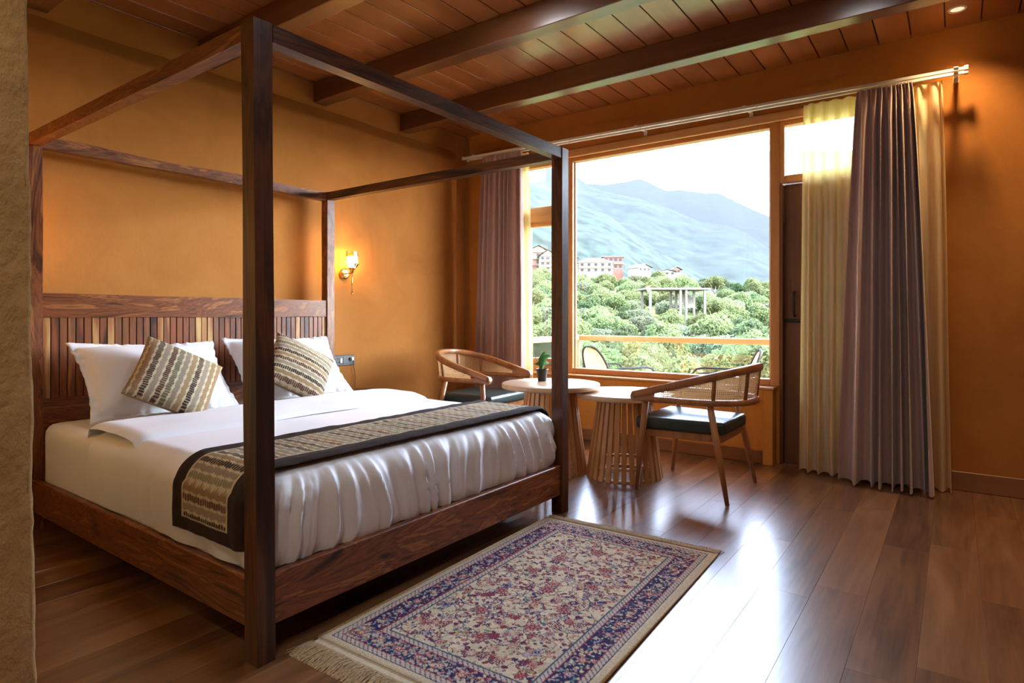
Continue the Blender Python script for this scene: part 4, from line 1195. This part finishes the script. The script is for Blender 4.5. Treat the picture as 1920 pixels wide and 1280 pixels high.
def curtain(name, mat, x, ytop, ybot, n_fold, amp_top, amp_bot, z0, label, seed, extra_top=0.0, pinch=True, irr=0.35, group=None, xb=None, power=0.75, nx_=None, hemv=0.012, two=True, th=0.004, bias=(1.0, 1.0)):
    """hanging cloth with deep folds; ytop / ybot = (start, end) along the wall"""
    nf = n_fold; ns = nx_ or nf * 22; nh = 46
    r_ = random.Random(seed)
    wts = [r_.uniform(1 - irr, 1 + irr) * (bias[0] + (bias[1] - bias[0]) * (k_ / (nf - 1)) ** 0.5) for k_ in range(nf)]
    cum = np.r_[0, np.cumsum(wts)] / sum(wts)
    wtb = [max(0.35, w * r_.uniform(0.6, 1.5)) for w in wts]; cub = np.r_[0, np.cumsum(wtb)] / sum(wtb)
    aa = [r_.uniform(0.7, 1.25) for _ in range(nf)]
    A = np.zeros((ns + 1, nh + 1, 3))
    for i in range(ns + 1):
        q = i / ns * nf; k = min(int(q), nf - 1); fr = q - k
        for j in range(nh + 1):
            v = j / nh            # 0 top .. 1 bottom
            tt = (cum[k] * (1 - fr) + cum[k + 1] * fr); tb = (cub[k] * (1 - fr) + cub[k + 1] * fr)
            w = v ** 0.7
            u = tt * (1 - w) + tb * w
            yy = (ytop[0] + (ytop[1] - ytop[0]) * u) * (1 - w) + (ybot[0] + (ybot[1] - ybot[0]) * u) * w
            amp = (amp_top + (amp_bot - amp_top) * v ** 0.5) * aa[k]
            ph = math.sin(fr * 2 * math.pi)
            wave = math.copysign(abs(ph) ** power, ph)
            hd = max(0, 1 - v / 0.06)
            if pinch:
                wave = wave * (1 - hd) + hd * math.copysign(abs(math.sin(fr * 4 * math.pi)) ** 0.6, math.sin(fr * 4 * math.pi)) * 0.5
            xx = x + ((xb - x) * v if xb is not None else 0) + amp * wave
            yy += 0.35 * amp * math.cos(fr * 2 * math.pi) * v * (1 if ytop[0] < ytop[1] else -1) * -1 * 0.6
            xx += 0.006 * nz(u * 9, v * 4, seed)
            zt = ztrack(yy) - 0.022
            zb = z0 + hemv * nz(u * 5, 1, seed) + (hemv * 0.6) * wave
            A[i, j] = (xx, yy, zt + (zb - zt) * v)
    mb = MB().grid(A)
    if two:
        B_ = A.copy(); B_[:, :, 0] += th
        mb.grid(B_, flip=True)
    o = mb.build(name, mat)
    return tag(o, label, 'curtain', group)
cl_ = curtain('mauve_curtain', M['mauve'], 4.61, (3.70, 3.235), (3.79, 3.175), 9, 0.026, 0.040, 0.03, 'mauve pleated curtain between the corner chair and the side window', 3, xb=4.60, bias=(1.0, 1.9))
cr_ = curtain('mauve_curtain', M['mauve'], 4.61, (0.53, 0.225), (0.62, 0.115), 8, 0.028, 0.075, 0.018, 'mauve pleated curtain drawn aside beside the balcony door', 9, xb=4.535, bias=(2.3, 0.8), power=0.6, irr=0.45)
sh_ = curtain('sheer_curtain', M['sheer'], 4.70, (0.87, 0.07), (0.89, 0.02), 12, 0.016, 0.034, 0.012, 'cream sheer curtain hanging behind the mauve one at the balcony door', 5, pinch=False, irr=0.7, xb=4.69, two=False)
sl_ = curtain('sheer_curtain', M['sheer'], 4.69, (3.62, 3.215), (3.65, 3.150), 7, 0.012, 0.016, 0.02, 'cream sheer edge peeping from behind the curtain at the side window', 6, pinch=False, irr=0.5, two=False)

# ------------------------------------------------------------------ ceiling downlights, added fill lights
def downlight(x, y, label, watt, spot=110, grp=True):
    t = thing('downlight', (x, y, ZC), label, 'downlight', 0, 'round ceiling downlights')
    MB().lathe([(0.034, 0.004), (0.036, -0.005), (0.044, -0.006), (0.047, 0.0)], 0, 0, 28, capb=False, capt=False).build('ring', M['white_plastic'], t, local=True)
    MB().lathe([(0.001, -0.001), (0.035, -0.001)], 0, 0, 24, capb=False, capt=False).build('lens', M['downlight_lens'], t, local=True)
    d = bpy.data.lights.new('downlight_lamp', 'SPOT'); d.energy = watt; d.color = (1.0, 0.66, 0.33)
    d.spot_size = R(spot); d.spot_blend = 0.8; d.shadow_soft_size = 0.03
    o = bpy.data.objects.new('downlight_lamp', d); COL.objects.link(o); o.parent = t; o.location = (0, 0, -0.012)
    return t
downlight(4.513, -0.006, 'small round downlight in the ceiling boards near the window wall', 70)
downlight(4.28, -0.75, 'round downlight in the ceiling boards further from the window curtain', 40)
def added_fill_panel(x, y, label, watt, tint=(0.90, 0.95, 1.0)):  # fill light added out of view to brighten the room, not a known fitting
    t = thing('added_fill_panel', (x, y, ZC), label, 'added fill light', 0, 'added unseen fill lights between the beams')
    MB().lathe([(0.150, 0.002), (0.152, -0.012), (0.166, -0.014), (0.172, 0.0)], 0, 0, 36, capb=False, capt=False).build('ring', M['white_plastic'], t, local=True)
    MB().lathe([(0.001, -0.006), (0.151, -0.006)], 0, 0, 36, capb=False, capt=False).build('diffuser', M['added_fill_lens'], t, local=True)
    d = bpy.data.lights.new('added_fill_lamp', 'AREA'); d.shape = 'DISK'; d.size = 0.29; d.energy = watt; d.color = tint
    o = bpy.data.objects.new('added_fill_lamp', d); COL.objects.link(o); o.parent = t; o.location = (0, 0, -0.014)
for (x, y, w, lab) in ((1.65, 2.15, 6.5, 'added unseen fill light above the foot of the bed'), (2.57, 2.02, 5.0, 'added unseen fill light above the bed runner near the window side'), (3.48, 0.45, 1.0, 'added unseen fill light above the floor before the window'),
                       (1.65, 0.30, 3.0, 'added unseen fill light above the near side of the rug'), (2.57, -0.70, 0.6, 'added unseen fill light above the open floor'), (-0.45, 0.20, 22, 'added unseen warm fill light above the entrance')):
    added_fill_panel(x, y, lab, w, (1.0, 0.88, 0.72) if x < 0 else (0.90, 0.95, 1.0))

# ------------------------------------------------------------------ balcony furniture and railing
ra = thing('balcony_railing', (6.30, 1.5, -0.04), 'pine handrail with glass panels round the balcony', 'railing')
XR, ZR = 6.30, 0.845
MB().box(XR - 0.03, XR + 0.045, -3.2, 3.64, ZR - 0.03, ZR + 0.03, 0.006).build('handrail', M['pine_out'], ra)
MB().box(5.0, XR - 0.03, 3.575, 3.645, ZR - 0.03, ZR + 0.03, 0.006).build('handrail', M['pine_out'], ra)
for y in (3.61, 1.35, -0.9, -3.1):
    MB().box(XR - 0.02, XR + 0.02, y - 0.022, y + 0.022, -0.04, ZR - 0.03, 0.003).build('post', M['pine_out'], ra)
for (y0, y1) in ((1.40, 3.56), (-0.85, 1.30), (-3.05, -0.95)):
    MB().box(XR - 0.005, XR + 0.005, y0, y1, 0.05, ZR - 0.03).build('pane', M['rail_glass'], ra)
MB().box(5.06, XR - 0.05, 3.605, 3.615, 0.05, ZR - 0.03).build('pane', M['rail_glass'], ra)

def patio_chair(loc, rz, label):
    t = thing('patio_chair', loc, label, 'chair', rz, 'metal patio chairs on the balcony')
    # faces local +y; back leans to -y
    hoop_ = []
    for k in range(25):
        a = math.pi * k / 24
        z = 0.50 + 0.33 * math.sin(a) ** 0.8; x = 0.225 * math.copysign(abs(math.cos(a)) ** 0.7, math.cos(a))
        hoop_.append((x, -0.22 - 0.15 * (z - 0.45) / 0.38, z))
    path = [(0.225, -0.10, 0.40)] + hoop_ + [(-0.225, -0.10, 0.40)]
    MB().tube(path, 0.012, 10).build('back_frame', M['matte_black'], t, local=True)
    A = []; uv = []
    for i in range(15):
        z = 0.43 + 0.395 * i / 14
        k = max(0.0, 1 - max(0, (z - 0.50) / 0.332) ** 2.6)
        hw = 0.213 * (k ** 0.45 if z > 0.5 else 1.0)
        A.append([(hw * (j / 6 - 1), -0.22 - 0.15 * (z - 0.45) / 0.38 - 0.03 * (1 - (j / 6 - 1) ** 2), z) for j in range(13)])
        uv += [(j / 12, i / 14) for j in range(13)]
    g = MB().grid(A); g.uv = np.array(uv); g.build('cane_back', M['cane_pale'], t, local=True)
    for s in (-1, 1):
        MB().tube([(s * 0.235, -0.24, 0.60), (s * 0.27, -0.18, 0.625), (s * 0.28, 0.12, 0.63), (s * 0.28, 0.19, 0.615), (s * 0.28, 0.225, 0.57), (s * 0.28, 0.25, 0.40), (s * 0.28, 0.27, 0.0)], 0.011, 10).build('arm', M['matte_black'], t, local=True)
        MB().tube([(s * 0.225, -0.10, 0.40), (s * 0.24, -0.28, 0.0)], 0.011, 10).build('leg', M['matte_black'], t, local=True)
    MB().box(-0.24, 0.24, -0.20, 0.24, 0.40, 0.43, 0.012, 2).build('seat', M['cane_pale'], t, local=True)
    MB().tube([(-0.28, 0.24, 0.41), (0.28, 0.24, 0.41)], 0.010, 8).build('stretcher', M['matte_black'], t, local=True)
    return t
patio_chair((5.75, 2.80, -0.04), R(241), 'black metal patio chair with pale cane back near the railing corner')
patio_chair((5.75, 1.80, -0.04), R(20), 'black metal patio chair with pale cane back seen behind the tub chair')

# ------------------------------------------------------------------ hillside, orchard, village
def gz(X, Y):
    d = 0.90 * X + 0.42 * Y
    z = np.interp(d, [0, 14, 25, 42, 60, 75, 92, 122, 160, 220, 400], [-6.0, -5.2, -4.8, -4.0, -2.7, -1.3, 0.6, 4.6, 8.2, 8.0, -10.0])
    side = Y - 0.42 * X
    z = z + np.clip(side, -60, 60) * 0.07 * np.clip((d - 20) / 80, 0, 1)
    return z
gx = np.linspace(6.6, 420, 110); gy = np.linspace(-160, 330, 120)
GX, GY = np.meshgrid(gx, gy, indexing='ij')
GZ = gz(GX, GY)
GZ += np.array([[0.5 * nz(a * 0.06, b_ * 0.06, 1) for b_ in gy] for a in gx])
M['ground'] = plain('meadow', (0.06, 0.08, 0.022), 0.95, 0.1, var=0.4, vscale=0.3)
struct(MB().grid(np.stack([GX, GY, GZ], -1)).build('terrain', M['ground'], origin=(60, 20, -5)), 'grassy hillside falling to the house', 'hillside')

def leaf_mat(name, c, v=0.3, trans=0.5):
    m, nt, out = new_mat(name)
    p = nt.nodes.new('ShaderNodeBsdfPrincipled'); p.inputs['Roughness'].default_value = 0.55; p.inputs['Specular IOR Level'].default_value = 0.1
    tc = N(nt, 'ShaderNodeTexCoord'); oi = N(nt, 'ShaderNodeObjectInfo')
    n = N(nt, 'ShaderNodeTexNoise', i_Scale=0.9, i_Detail=6.0, i_Roughness=0.8); L(nt, tc, 'Object', n, 'Vector')
    r = ramp(nt, [(0.25, [q * (1 - v) for q in c]), (0.75, [q * (1 + v) for q in c])]); L(nt, n, 'Fac', r, 0)
    hs = N(nt, 'ShaderNodeHueSaturation'); L(nt, r, 0, hs, 'Color')
    ma = N(nt, 'ShaderNodeMath', operation='MULTIPLY_ADD'); ma.inputs[1].default_value = 0.5; ma.inputs[2].default_value = 0.75
    L(nt, oi, 'Random', ma, 0); L(nt, ma, 0, hs, 'Value')
    mb_ = N(nt, 'ShaderNodeMath', operation='MULTIPLY_ADD'); mb_.inputs[1].default_value = 0.05; mb_.inputs[2].default_value = 0.475
    L(nt, oi, 'Random', mb_, 0); L(nt, mb_, 0, hs, 'Hue')
    L(nt, hs, 0, p, 'Base Color')
    t = N(nt, 'ShaderNodeBsdfTranslucent'); L(nt, hs, 0, t, 0)
    mx = N(nt, 'ShaderNodeMixShader'); mx.inputs[0].default_value = trans
    L(nt, p, 0, mx, 1); L(nt, t, 0, mx, 2); L(nt, mx, 0, out, 0)
    return m
M['leaf_a'] = leaf_mat('orchard_leaves', (0.072, 0.090, 0.034))
M['leaf_b'] = leaf_mat('silver_leaves', (0.080, 0.096, 0.054))
M['leaf_c'] = leaf_mat('dark_leaves', (0.036, 0.056, 0.022))
M['bark'] = plain('bark', (0.12, 0.09, 0.065), 0.95, 0.1, var=0.3, vscale=8)
def crown_mesh(name, mat, seed, rx, rz, zc, n, leaf, lumps, shrink=0.55):
    g = np.random.default_rng(seed)
    cs = []
    for _ in range(lumps):
        d = g.normal(size=3); d /= np.linalg.norm(d); d[2] = abs(d[2]) * 1.0 - 0.25
        rr = g.uniform(0.35, 0.75)
        cs.append((d[0] * rx * rr, d[1] * rx * rr, zc + d[2] * rz * rr, g.uniform(0.35, 0.6) * rx))
    cs = np.array(cs)
    k = g.integers(0, lumps, n)
    d = g.normal(size=(n, 3)); d /= np.linalg.norm(d, axis=1)[:, None]
    rr = g.uniform(shrink, 1.05, n) ** 0.6
    P = cs[k, :3] + d * (cs[k, 3] * rr)[:, None] * np.array([1, 1, 0.85])
    nrm = d * 0.6 + g.normal(size=(n, 3)) * 0.6 + np.array([0, 0, 0.3]); nrm /= np.linalg.norm(nrm, axis=1)[:, None]
    a = np.cross(nrm, g.normal(size=(n, 3))); a /= np.linalg.norm(a, axis=1)[:, None]
    b_ = np.cross(nrm, a)
    s = leaf * g.uniform(0.6, 1.3, n)[:, None]
    V = np.stack([P - a * s, P - b_ * s * 0.5, P + a * s, P + b_ * s * 0.5], 1).reshape(-1, 3)
    me = bpy.data.meshes.new(name)
    me.vertices.add(4 * n); me.vertices.foreach_set('co', V.astype(np.float32).ravel())
    me.loops.add(4 * n); me.loops.foreach_set('vertex_index', np.arange(4 * n, dtype=np.int32))
    me.polygons.add(n); me.polygons.foreach_set('loop_start', np.arange(0, 4 * n, 4, dtype=np.int32)); me.polygons.foreach_set('loop_total', np.full(n, 4, dtype=np.int32))
    me.update(calc_edges=True); me.validate()
    me.materials.append(mat)
    return me
def trunk_mesh(h, r, seed):
    g = random.Random(seed); mb = MB()
    mb.tube([(0, 0, -0.4), (g.uniform(-.1, .1), g.uniform(-.1, .1), h * 0.5), (g.uniform(-.2, .2), g.uniform(-.2, .2), h)], [r * 1.3, r, r * 0.5], 7)
    for k in range(4):
        a = k * 1.6 + g.uniform(0, 1); mb.tube([(0, 0, h * 0.45), (math.cos(a) * h * 0.25, math.sin(a) * h * 0.25, h * 0.75), (math.cos(a) * h * 0.4, math.sin(a) * h * 0.4, h)], [r * 0.6, r * 0.4, r * 0.15], 5)
    return mb.mesh('trunk', M['bark'])
KINDS = [
    (crown_mesh('crown', M['leaf_a'], 1, 1.9, 1.5, 2.3, 6500, 0.15, 14), trunk_mesh(2.2, 0.10, 1), 'bushy mid-green orchard tree on the slope below the houses', 'orchard_tree'),
    (crown_mesh('crown', M['leaf_a'], 2, 1.7, 1.8, 2.6, 6500, 0.14, 16), trunk_mesh(2.5, 0.10, 2), 'bushy mid-green orchard tree on the slope below the houses', 'orchard_tree'),
    (crown_mesh('crown', M['leaf_b'], 3, 1.8, 1.5, 2.2, 6500, 0.14, 15), trunk_mesh(2.2, 0.09, 3), 'silvery pale-leaved orchard tree on the slope below the houses', 'orchard_tree'),
    (crown_mesh('crown', M['leaf_c'], 4, 1.6, 1.6, 2.3, 6500, 0.15, 13), trunk_mesh(2.2, 0.10, 4), 'darker green orchard tree on the slope below the houses', 'orchard_tree'),
]
BIG = (crown_mesh('crown', M['leaf_c'], 11, 2.7, 2.9, 4.2, 9000, 0.20, 18), trunk_mesh(4.0, 0.2, 5))
BIG2 = (crown_mesh('crown', M['leaf_a'], 12, 2.6, 2.4, 3.4, 9000, 0.18, 18), trunk_mesh(3.4, 0.2, 6))
NEAR = (crown_mesh('crown', M['leaf_b'], 13, 1.9, 1.35, 2.5, 16000, 0.065, 20), trunk_mesh(2.4, 0.09, 7))
def plant_tree(kind, x, y, s, rz, label, group, name='orchard_tree', z=None, sz=None):
    t = thing(name, (x, y, float(gz(x, y)) if z is None else z), label, 'tree', rz, group)
    t.scale = (s, s, sz or s)
    for part, me in zip(('crown', 'trunk'), kind[:2]):
        o = bpy.data.objects.new(part, me); COL.objects.link(o); o.parent = t
    return t
rt = random.Random(21)
F_ = (math.cos(0.628), math.sin(0.628)); R_ = (math.sin(0.628), -math.cos(0.628))
def at(px, d):
    l = (px - 960) / 1146.65 * d
    return d * F_[0] + l * R_[0], d * F_[1] + l * R_[1]
PAV = at(1262, 76)
placed = []
d = 25.0
while d < 128:
    step = 2.5 + d * 0.021
    wpx = step / d * 1146
    px = 972 + rt.uniform(0, wpx)
    while px < 1540:
        x, y = at(px + rt.uniform(-0.3, 0.3) * wpx, d + rt.uniform(-0.35, 0.35) * step)
        if x > 9 and math.hypot(x - PAV[0], y - PAV[1]) > 4.6:
            placed.append((x, y, d, px))
        px += wpx * rt.uniform(0.85, 1.2)
    d += step * 0.86
placed = placed[:299]
done = []
for (x, y, d, px) in placed:
    sc_ = rt.uniform(0.66, 1.0) * (1 + d * 0.0022)
    if any(math.hypot(x - a_, y - b_) < 1.3 * (sc_ + c_) for a_, b_, c_ in done):
        continue
    done.append((x, y, sc_))
    k = rt.choices((0, 1, 2, 3), (3, 3, 3, 1.6))[0]
    kd = KINDS[k]
    where = ('just beyond the balcony rail' if d < 36 else 'low on the slope' if d < 52 else 'half way up the slope' if d < 70 else 'level with the concrete shelter' if d < 92 else 'high up under the houses')
    side = ('through the side window' if px < 1072 else 'on the house side of the big window' if px < 1200 else 'in the middle of the big window' if px < 1330 else 'on the door side of the big window')
    look = ['bushy green', 'upright green', 'silvery pale', 'dark green'][k]
    plant_tree(kd, x, y, sc_, rt.uniform(0, 6.28), look + ' tree ' + where + ' ' + side, ['mid-green orchard trees', 'mid-green orchard trees', 'silvery orchard trees', 'dark orchard trees'][k])
for (px, d, s, lab) in ((1275, 16.5, 1.0, 'pale silvery shrub-like tree close below the balcony rail'), (1352, 17.5, 0.85, 'small pale-leaved tree just outside the balcony near the far patio chair'), (1210, 19, 0.9, 'small pale-leaved tree just below the middle of the balcony rail')):
    x, y = at(px, d); plant_tree(NEAR, x, y, s, rt.uniform(0, 6), lab, None, 'orchard_tree', z=-4.6 if s == 1.0 else -4.9)
for (px, d, k, s, lab) in ((1322, 133, BIG, 0.62, 'tall round dark tree on the crest, first of the pair'), (1353, 134, BIG, 0.66, 'tall round dark tree on the crest, second of the pair'), (1432, 118, BIG2, 0.80, 'round bright green tree on the crest beside the window mullion'),
                           (1232, 140, BIG2, 0.62, 'round green tree beside the small white house'), (1168, 138, BIG2, 0.50, 'yellow-green tree in front of the red brick house'), (1460, 124, BIG2, 0.7, 'green tree on the crest half behind the window mullion')):
    x, y = at(px, d); plant_tree(k, x, y, s, rt.uniform(0, 6), lab, None, 'crest_tree')

for (px, d, s_, lab) in ((1225, 68.5, 0.62, 'small green tree screening the post end of the concrete shelter'), (1262, 67.5, 0.55, 'small green tree screening the middle of the concrete shelter'), (1303, 69, 0.6, 'small green tree screening the stair end of the concrete shelter')):
    x, y = at(px, d); plant_tree(KINDS[0], x, y, s_, rt.uniform(0, 6), lab, None)
# village houses
for nm, c in (('wall_cream', (0.26, 0.225, 0.175)), ('wall_brick', (0.17, 0.062, 0.04)), ('wall_pink', (0.24, 0.13, 0.095)), ('wall_white', (0.30, 0.28, 0.26)), ('roof_green', (0.13, 0.22, 0.18)), ('roof_grey', (0.09, 0.11, 0.11)), ('roof_red', (0.19, 0.055, 0.035)), ('roof_pale', (0.25, 0.28, 0.27)), ('win_dark', (0.02, 0.022, 0.025)), ('timber', (0.15, 0.08, 0.04)), ('raw_concrete', (0.10, 0.088, 0.066))):
    c = [q * 0.5 for q in c]
    M[nm] = plain(nm, c, 0.8, 0.3, var=0.08, vscale=0.8)
def house(px, d, ztop, w, dp, h, roof, wallm, roofm, label, floors=2, rh=1.2, rz=None, name='village_house', bays=4, gable=False):
    x, y = at(px, d)
    zb = ztop - h
    t = thing(name, (x, y, zb), label, 'house', 0.628 - math.pi / 2 + (rz or 0), 'houses of the hillside village')
    # local: +x to the right of the view, -y towards the viewer
    MB().box(-w / 2, w / 2, -dp / 2, dp / 2, -3.0, h - rh).build('walls', M[wallm], t, local=True)
    o = 0.5
    if roof == 'hip':
        v = [(-w / 2 - o, -dp / 2 - o, h - rh), (w / 2 + o, -dp / 2 - o, h - rh), (w / 2 + o, dp / 2 + o, h - rh), (-w / 2 - o, dp / 2 + o, h - rh), (-w / 2 + dp * 0.4, 0, h), (w / 2 - dp * 0.4, 0, h)]
        rf = MB().add(v, [(0, 1, 5, 4), (1, 2, 5), (2, 3, 4, 5), (3, 0, 4), (3, 2, 1, 0)]).build('roof', M[roofm], t, local=True)
    elif roof == 'gable':
        v = [(-w / 2 - o, -dp / 2 - o, h - rh), (0, -dp / 2 - o, h), (w / 2 + o, -dp / 2 - o, h - rh), (-w / 2 - o, dp / 2 + o, h - rh), (0, dp / 2 + o, h), (w / 2 + o, dp / 2 + o, h - rh)]
        rf = MB().add(v, [(0, 1, 4, 3), (1, 2, 5, 4), (0, 3, 5, 2)]).build('roof', M[roofm], t, local=True)
        MB().add([(-w / 2, -dp / 2 - 0.02, h - rh), (w / 2, -dp / 2 - 0.02, h - rh), (0, -dp / 2 - 0.02, h - 0.12), (-w / 2, -dp / 2 + 0.1, h - rh), (w / 2, -dp / 2 + 0.1, h - rh), (0, -dp / 2 + 0.1, h - 0.12)], [(0, 1, 2), (5, 4, 3), (0, 2, 5, 3), (1, 4, 5, 2), (0, 3, 4, 1)]).build('gable', M[wallm], t, local=True)
    else:
        rf = MB().box(-w / 2 - o, w / 2 + o, -dp / 2 - o, dp / 2 + o, h - rh, h - rh + 0.25).build('roof', M[roofm], t, local=True)
    if gable:
        for gx_ in (-w * 0.24, w * 0.2):
            MB().add([(gx_ - 0.9, -dp / 2 - o - 0.05, h - rh), (gx_ + 0.9, -dp / 2 - o - 0.05, h - rh), (gx_, -dp / 2 - o - 0.05, h - rh + 1.0), (gx_, 0, h - rh + 1.0)], [(0, 1, 2), (0, 2, 3), (1, 3, 2), (0, 3, 1)]).build('dormer', M['roof_green'], rf, local=True)
    fh = (h - rh) / floors
    for f in range(floors):
        for b_ in range(bays):
            xx = -w / 2 + w * (b_ + 0.5) / bays
            wdw = MB().box(xx - 0.34, xx + 0.34, -dp / 2 - 0.06, -dp / 2 + 0.05, f * fh + fh * 0.32, f * fh + fh * 0.82).build('window', M['win_dark'], t, local=True)
            MB().box(xx - 0.42, xx + 0.42, -dp / 2 - 0.09, -dp / 2, f * fh + fh * 0.26, f * fh + fh * 0.32).build('window_sill', M['wall_white'], wdw, local=True)
        if f:
            MB().box(-w / 2 - 0.3, w / 2 + 0.3, -dp / 2 - 0.35, -dp / 2, f * fh - 0.12, f * fh + 0.05).build('balcony', M['timber'], t, local=True)
    return t
def zt(py, d): return 1.1 + (592.13 - py) / 1146.65 * d
house(1114, 150, zt(484, 150), 8.2, 6, 3.9, 'hip', 'wall_cream', 'roof_pale', 'large cream village house with pale hipped roof and two green dormers', 2, 1.3, bays=5, gable=True)
house(1147, 158, zt(480, 158), 4.8, 5, 3.9, 'flat', 'wall_brick', 'roof_grey', 'red brick village house with flat grey roof behind the cream one', 2, 0.5, bays=4)
house(1199, 152, zt(496, 152), 3.9, 4, 2.0, 'gable', 'wall_white', 'roof_pale', 'small white gabled house with red edge on the village slope', 1, 0.9, rz=0.5, bays=3)
house(1247, 156, zt(506, 156), 4.2, 4, 1.6, 'gable', 'wall_white', 'roof_green', 'low house with green roof right of the small white house', 1, 0.7, bays=3)
house(1266, 160, zt(501, 160), 2.0, 3, 1.8, 'gable', 'wall_pink', 'roof_red', 'tiny pink house with red roof at the end of the village', 1, 0.8, bays=2)
house(1004, 140, zt(462, 140), 5.6, 5, 6.0, 'gable', 'wall_pink', 'roof_red', 'tall pink village house with red roof seen through the side window', 3, 1.6, rz=0.2, bays=3)
house(1026, 134, zt(470, 134), 3.4, 5, 4.8, 'gable', 'wall_cream', 'roof_green', 'cream village house with green gable seen through the side window', 3, 1.4, bays=3)
house(1060, 146, zt(476, 146), 5.0, 5, 4.2, 'gable', 'wall_cream', 'roof_pale', 'pale village house behind the window mullion', 2, 1.2, bays=3)
# unfinished concrete pavilion among the trees
pv = thing('concrete_shelter', (PAV[0], PAV[1], 0), 'unfinished concrete shelter with flat slab roof among the orchard trees', 'shelter', 0.628 - math.pi / 2 + 0.05)
zs = zt(541, 76); gb = float(gz(*PAV)) - 1
MB().box(-4.1, 4.0, -2.2, 2.2, zs - 0.22, zs, 0.02).build('roof_slab', M['raw_concrete'], pv, local=True)
for xx in (-3.4, 0.3, 1.0, 3.3):
    for yy in (-1.9, 1.9):
        MB().box(xx - 0.14, xx + 0.14, yy - 0.14, yy + 0.14, gb, zs - 0.2).build('column', M['raw_concrete'], pv, local=True)
MB().prism([(-2.0, zs - 2.4), (-1.6, zs - 2.4), (1.9, zs - 0.2), (1.5, zs - 0.2)], 'x', 1.0, 2.2).build('stair_flight', M['raw_concrete'], pv, local=True)

# ------------------------------------------------------------------ mountains
def ridge(name, d0, depth, pts, base, mat, seed, label, rough, px0=700, px1=1900, nseg=150, ndep=26):
    """ridge line given as bearing/elevation knots at its own distance; a broad slope in front of it"""
    A = np.zeros((nseg, ndep, 3))
    pxs = np.linspace(px0, px1, nseg)
    kx = [p[0] for p in pts]; ky = [p[1] for p in pts]
    for i, px in enumerate(pxs):
        zc_ = zt(float(np.interp(px, kx, ky)), d0)
        for j in range(ndep):
            k = j / (ndep - 1)
            dd = d0 - depth * (1 - k)
            x, y = at(px, dd)
            zz = base + (zc_ - base) * k ** 0.85
            zz += rough * (mnoise.fractal(Vector((x / (rough * 9), y / (rough * 9), seed)), 0.9, 2.1, 5)) * (0.35 + 0.65 * math.sin(k * math.pi))
            A[i, j] = (x, y, zz)
    # back slope
    Bk = np.zeros((nseg, 6, 3))
    for i, px in enumerate(pxs):
        for j in range(6):
            k = j / 5; x, y = at(px, d0 + depth * 0.8 * k)
            Bk[i, j] = (x, y, A[i, -1, 2] * (1 - k) + base * k)
    o = MB().grid(A).grid(Bk).build(name, mat)
    return struct(o, label, 'mountain')
M['forest'] = plain('mountain_forest', (0.008, 0.0145, 0.0115), 0.95, 0.1, var=0.75, vscale=0.07, bump=1.0, bscale=0.12)
M['forest_far'] = plain('far_forest', (0.010, 0.017, 0.014), 0.95, 0.1, var=0.6, vscale=0.02)
ridge('mountain_near', 900, 620, [(700, 230), (960, 315), (1080, 378), (1140, 402), (1190, 440), (1240, 478), (1290, 506), (1340, 530), (1500, 560), (1900, 590)], -10, M['forest'], 3.0, 'nearest forested mountain spur descending behind the village', 13, nseg=240, ndep=60)
ridge('mountain_middle', 2600, 1500, [(700, 210), (960, 290), (1080, 332), (1110, 350), (1150, 362), (1200, 371), (1270, 397), (1310, 414), (1360, 421), (1400, 438), (1450, 470), (1600, 520), (1900, 560)], 0, M['forest_far'], 5.0, 'middle hazy mountain ridge sloping down across the window', 30, nseg=220, ndep=30)
ridge('mountain_far', 5200, 2600, [(700, 380), (960, 360), (1090, 345), (1140, 347), (1170, 342), (1200, 336), (1225, 346), (1250, 358), (1280, 356), (1320, 363), (1350, 362), (1380, 378), (1410, 393), (1450, 408), (1600, 450), (1900, 480)], 0, M['forest_far'], 7.0, 'farthest pale mountain ridge under the sky', 45, nseg=220, ndep=30)
# valley haze between the village and the mountains
m, nt, out = new_mat('valley_haze')
vsn = N(nt, 'ShaderNodeVolumeScatter'); vsn.inputs['Color'].default_value = (0.79, 0.89, 1.0, 1); vsn.inputs['Density'].default_value = 0.000029; vsn.inputs['Anisotropy'].default_value = 0.2
vab = N(nt, 'ShaderNodeVolumeAbsorption'); vab.inputs['Color'].default_value = (0, 0, 0, 1); vab.inputs['Density'].default_value = 0.00036
vad = N(nt, 'ShaderNodeAddShader'); L(nt, vsn, 0, vad, 0); L(nt, vab, 0, vad, 1)
L(nt, vad, 0, out, 'Volume')
hz = MB()
c = [at(300, 190), at(2300, 190), at(2600, 5450), at(-100, 5450)]
ht = [1.1 + 0.27 * 190, 1.1 + 0.27 * 190, 1.1 + 0.27 * 5450, 1.1 + 0.27 * 5450]
hz.add([(p[0], p[1], -60) for p in c] + [(p[0], p[1], h_) for p, h_ in zip(c, ht)], [(3, 2, 1, 0), (4, 5, 6, 7), (0, 1, 5, 4), (1, 2, 6, 5), (2, 3, 7, 6), (3, 0, 4, 7)])
tag(hz.build('valley_haze', m), 'pale blue haze filling the valley in front of the mountains', 'haze', None, 'stuff')
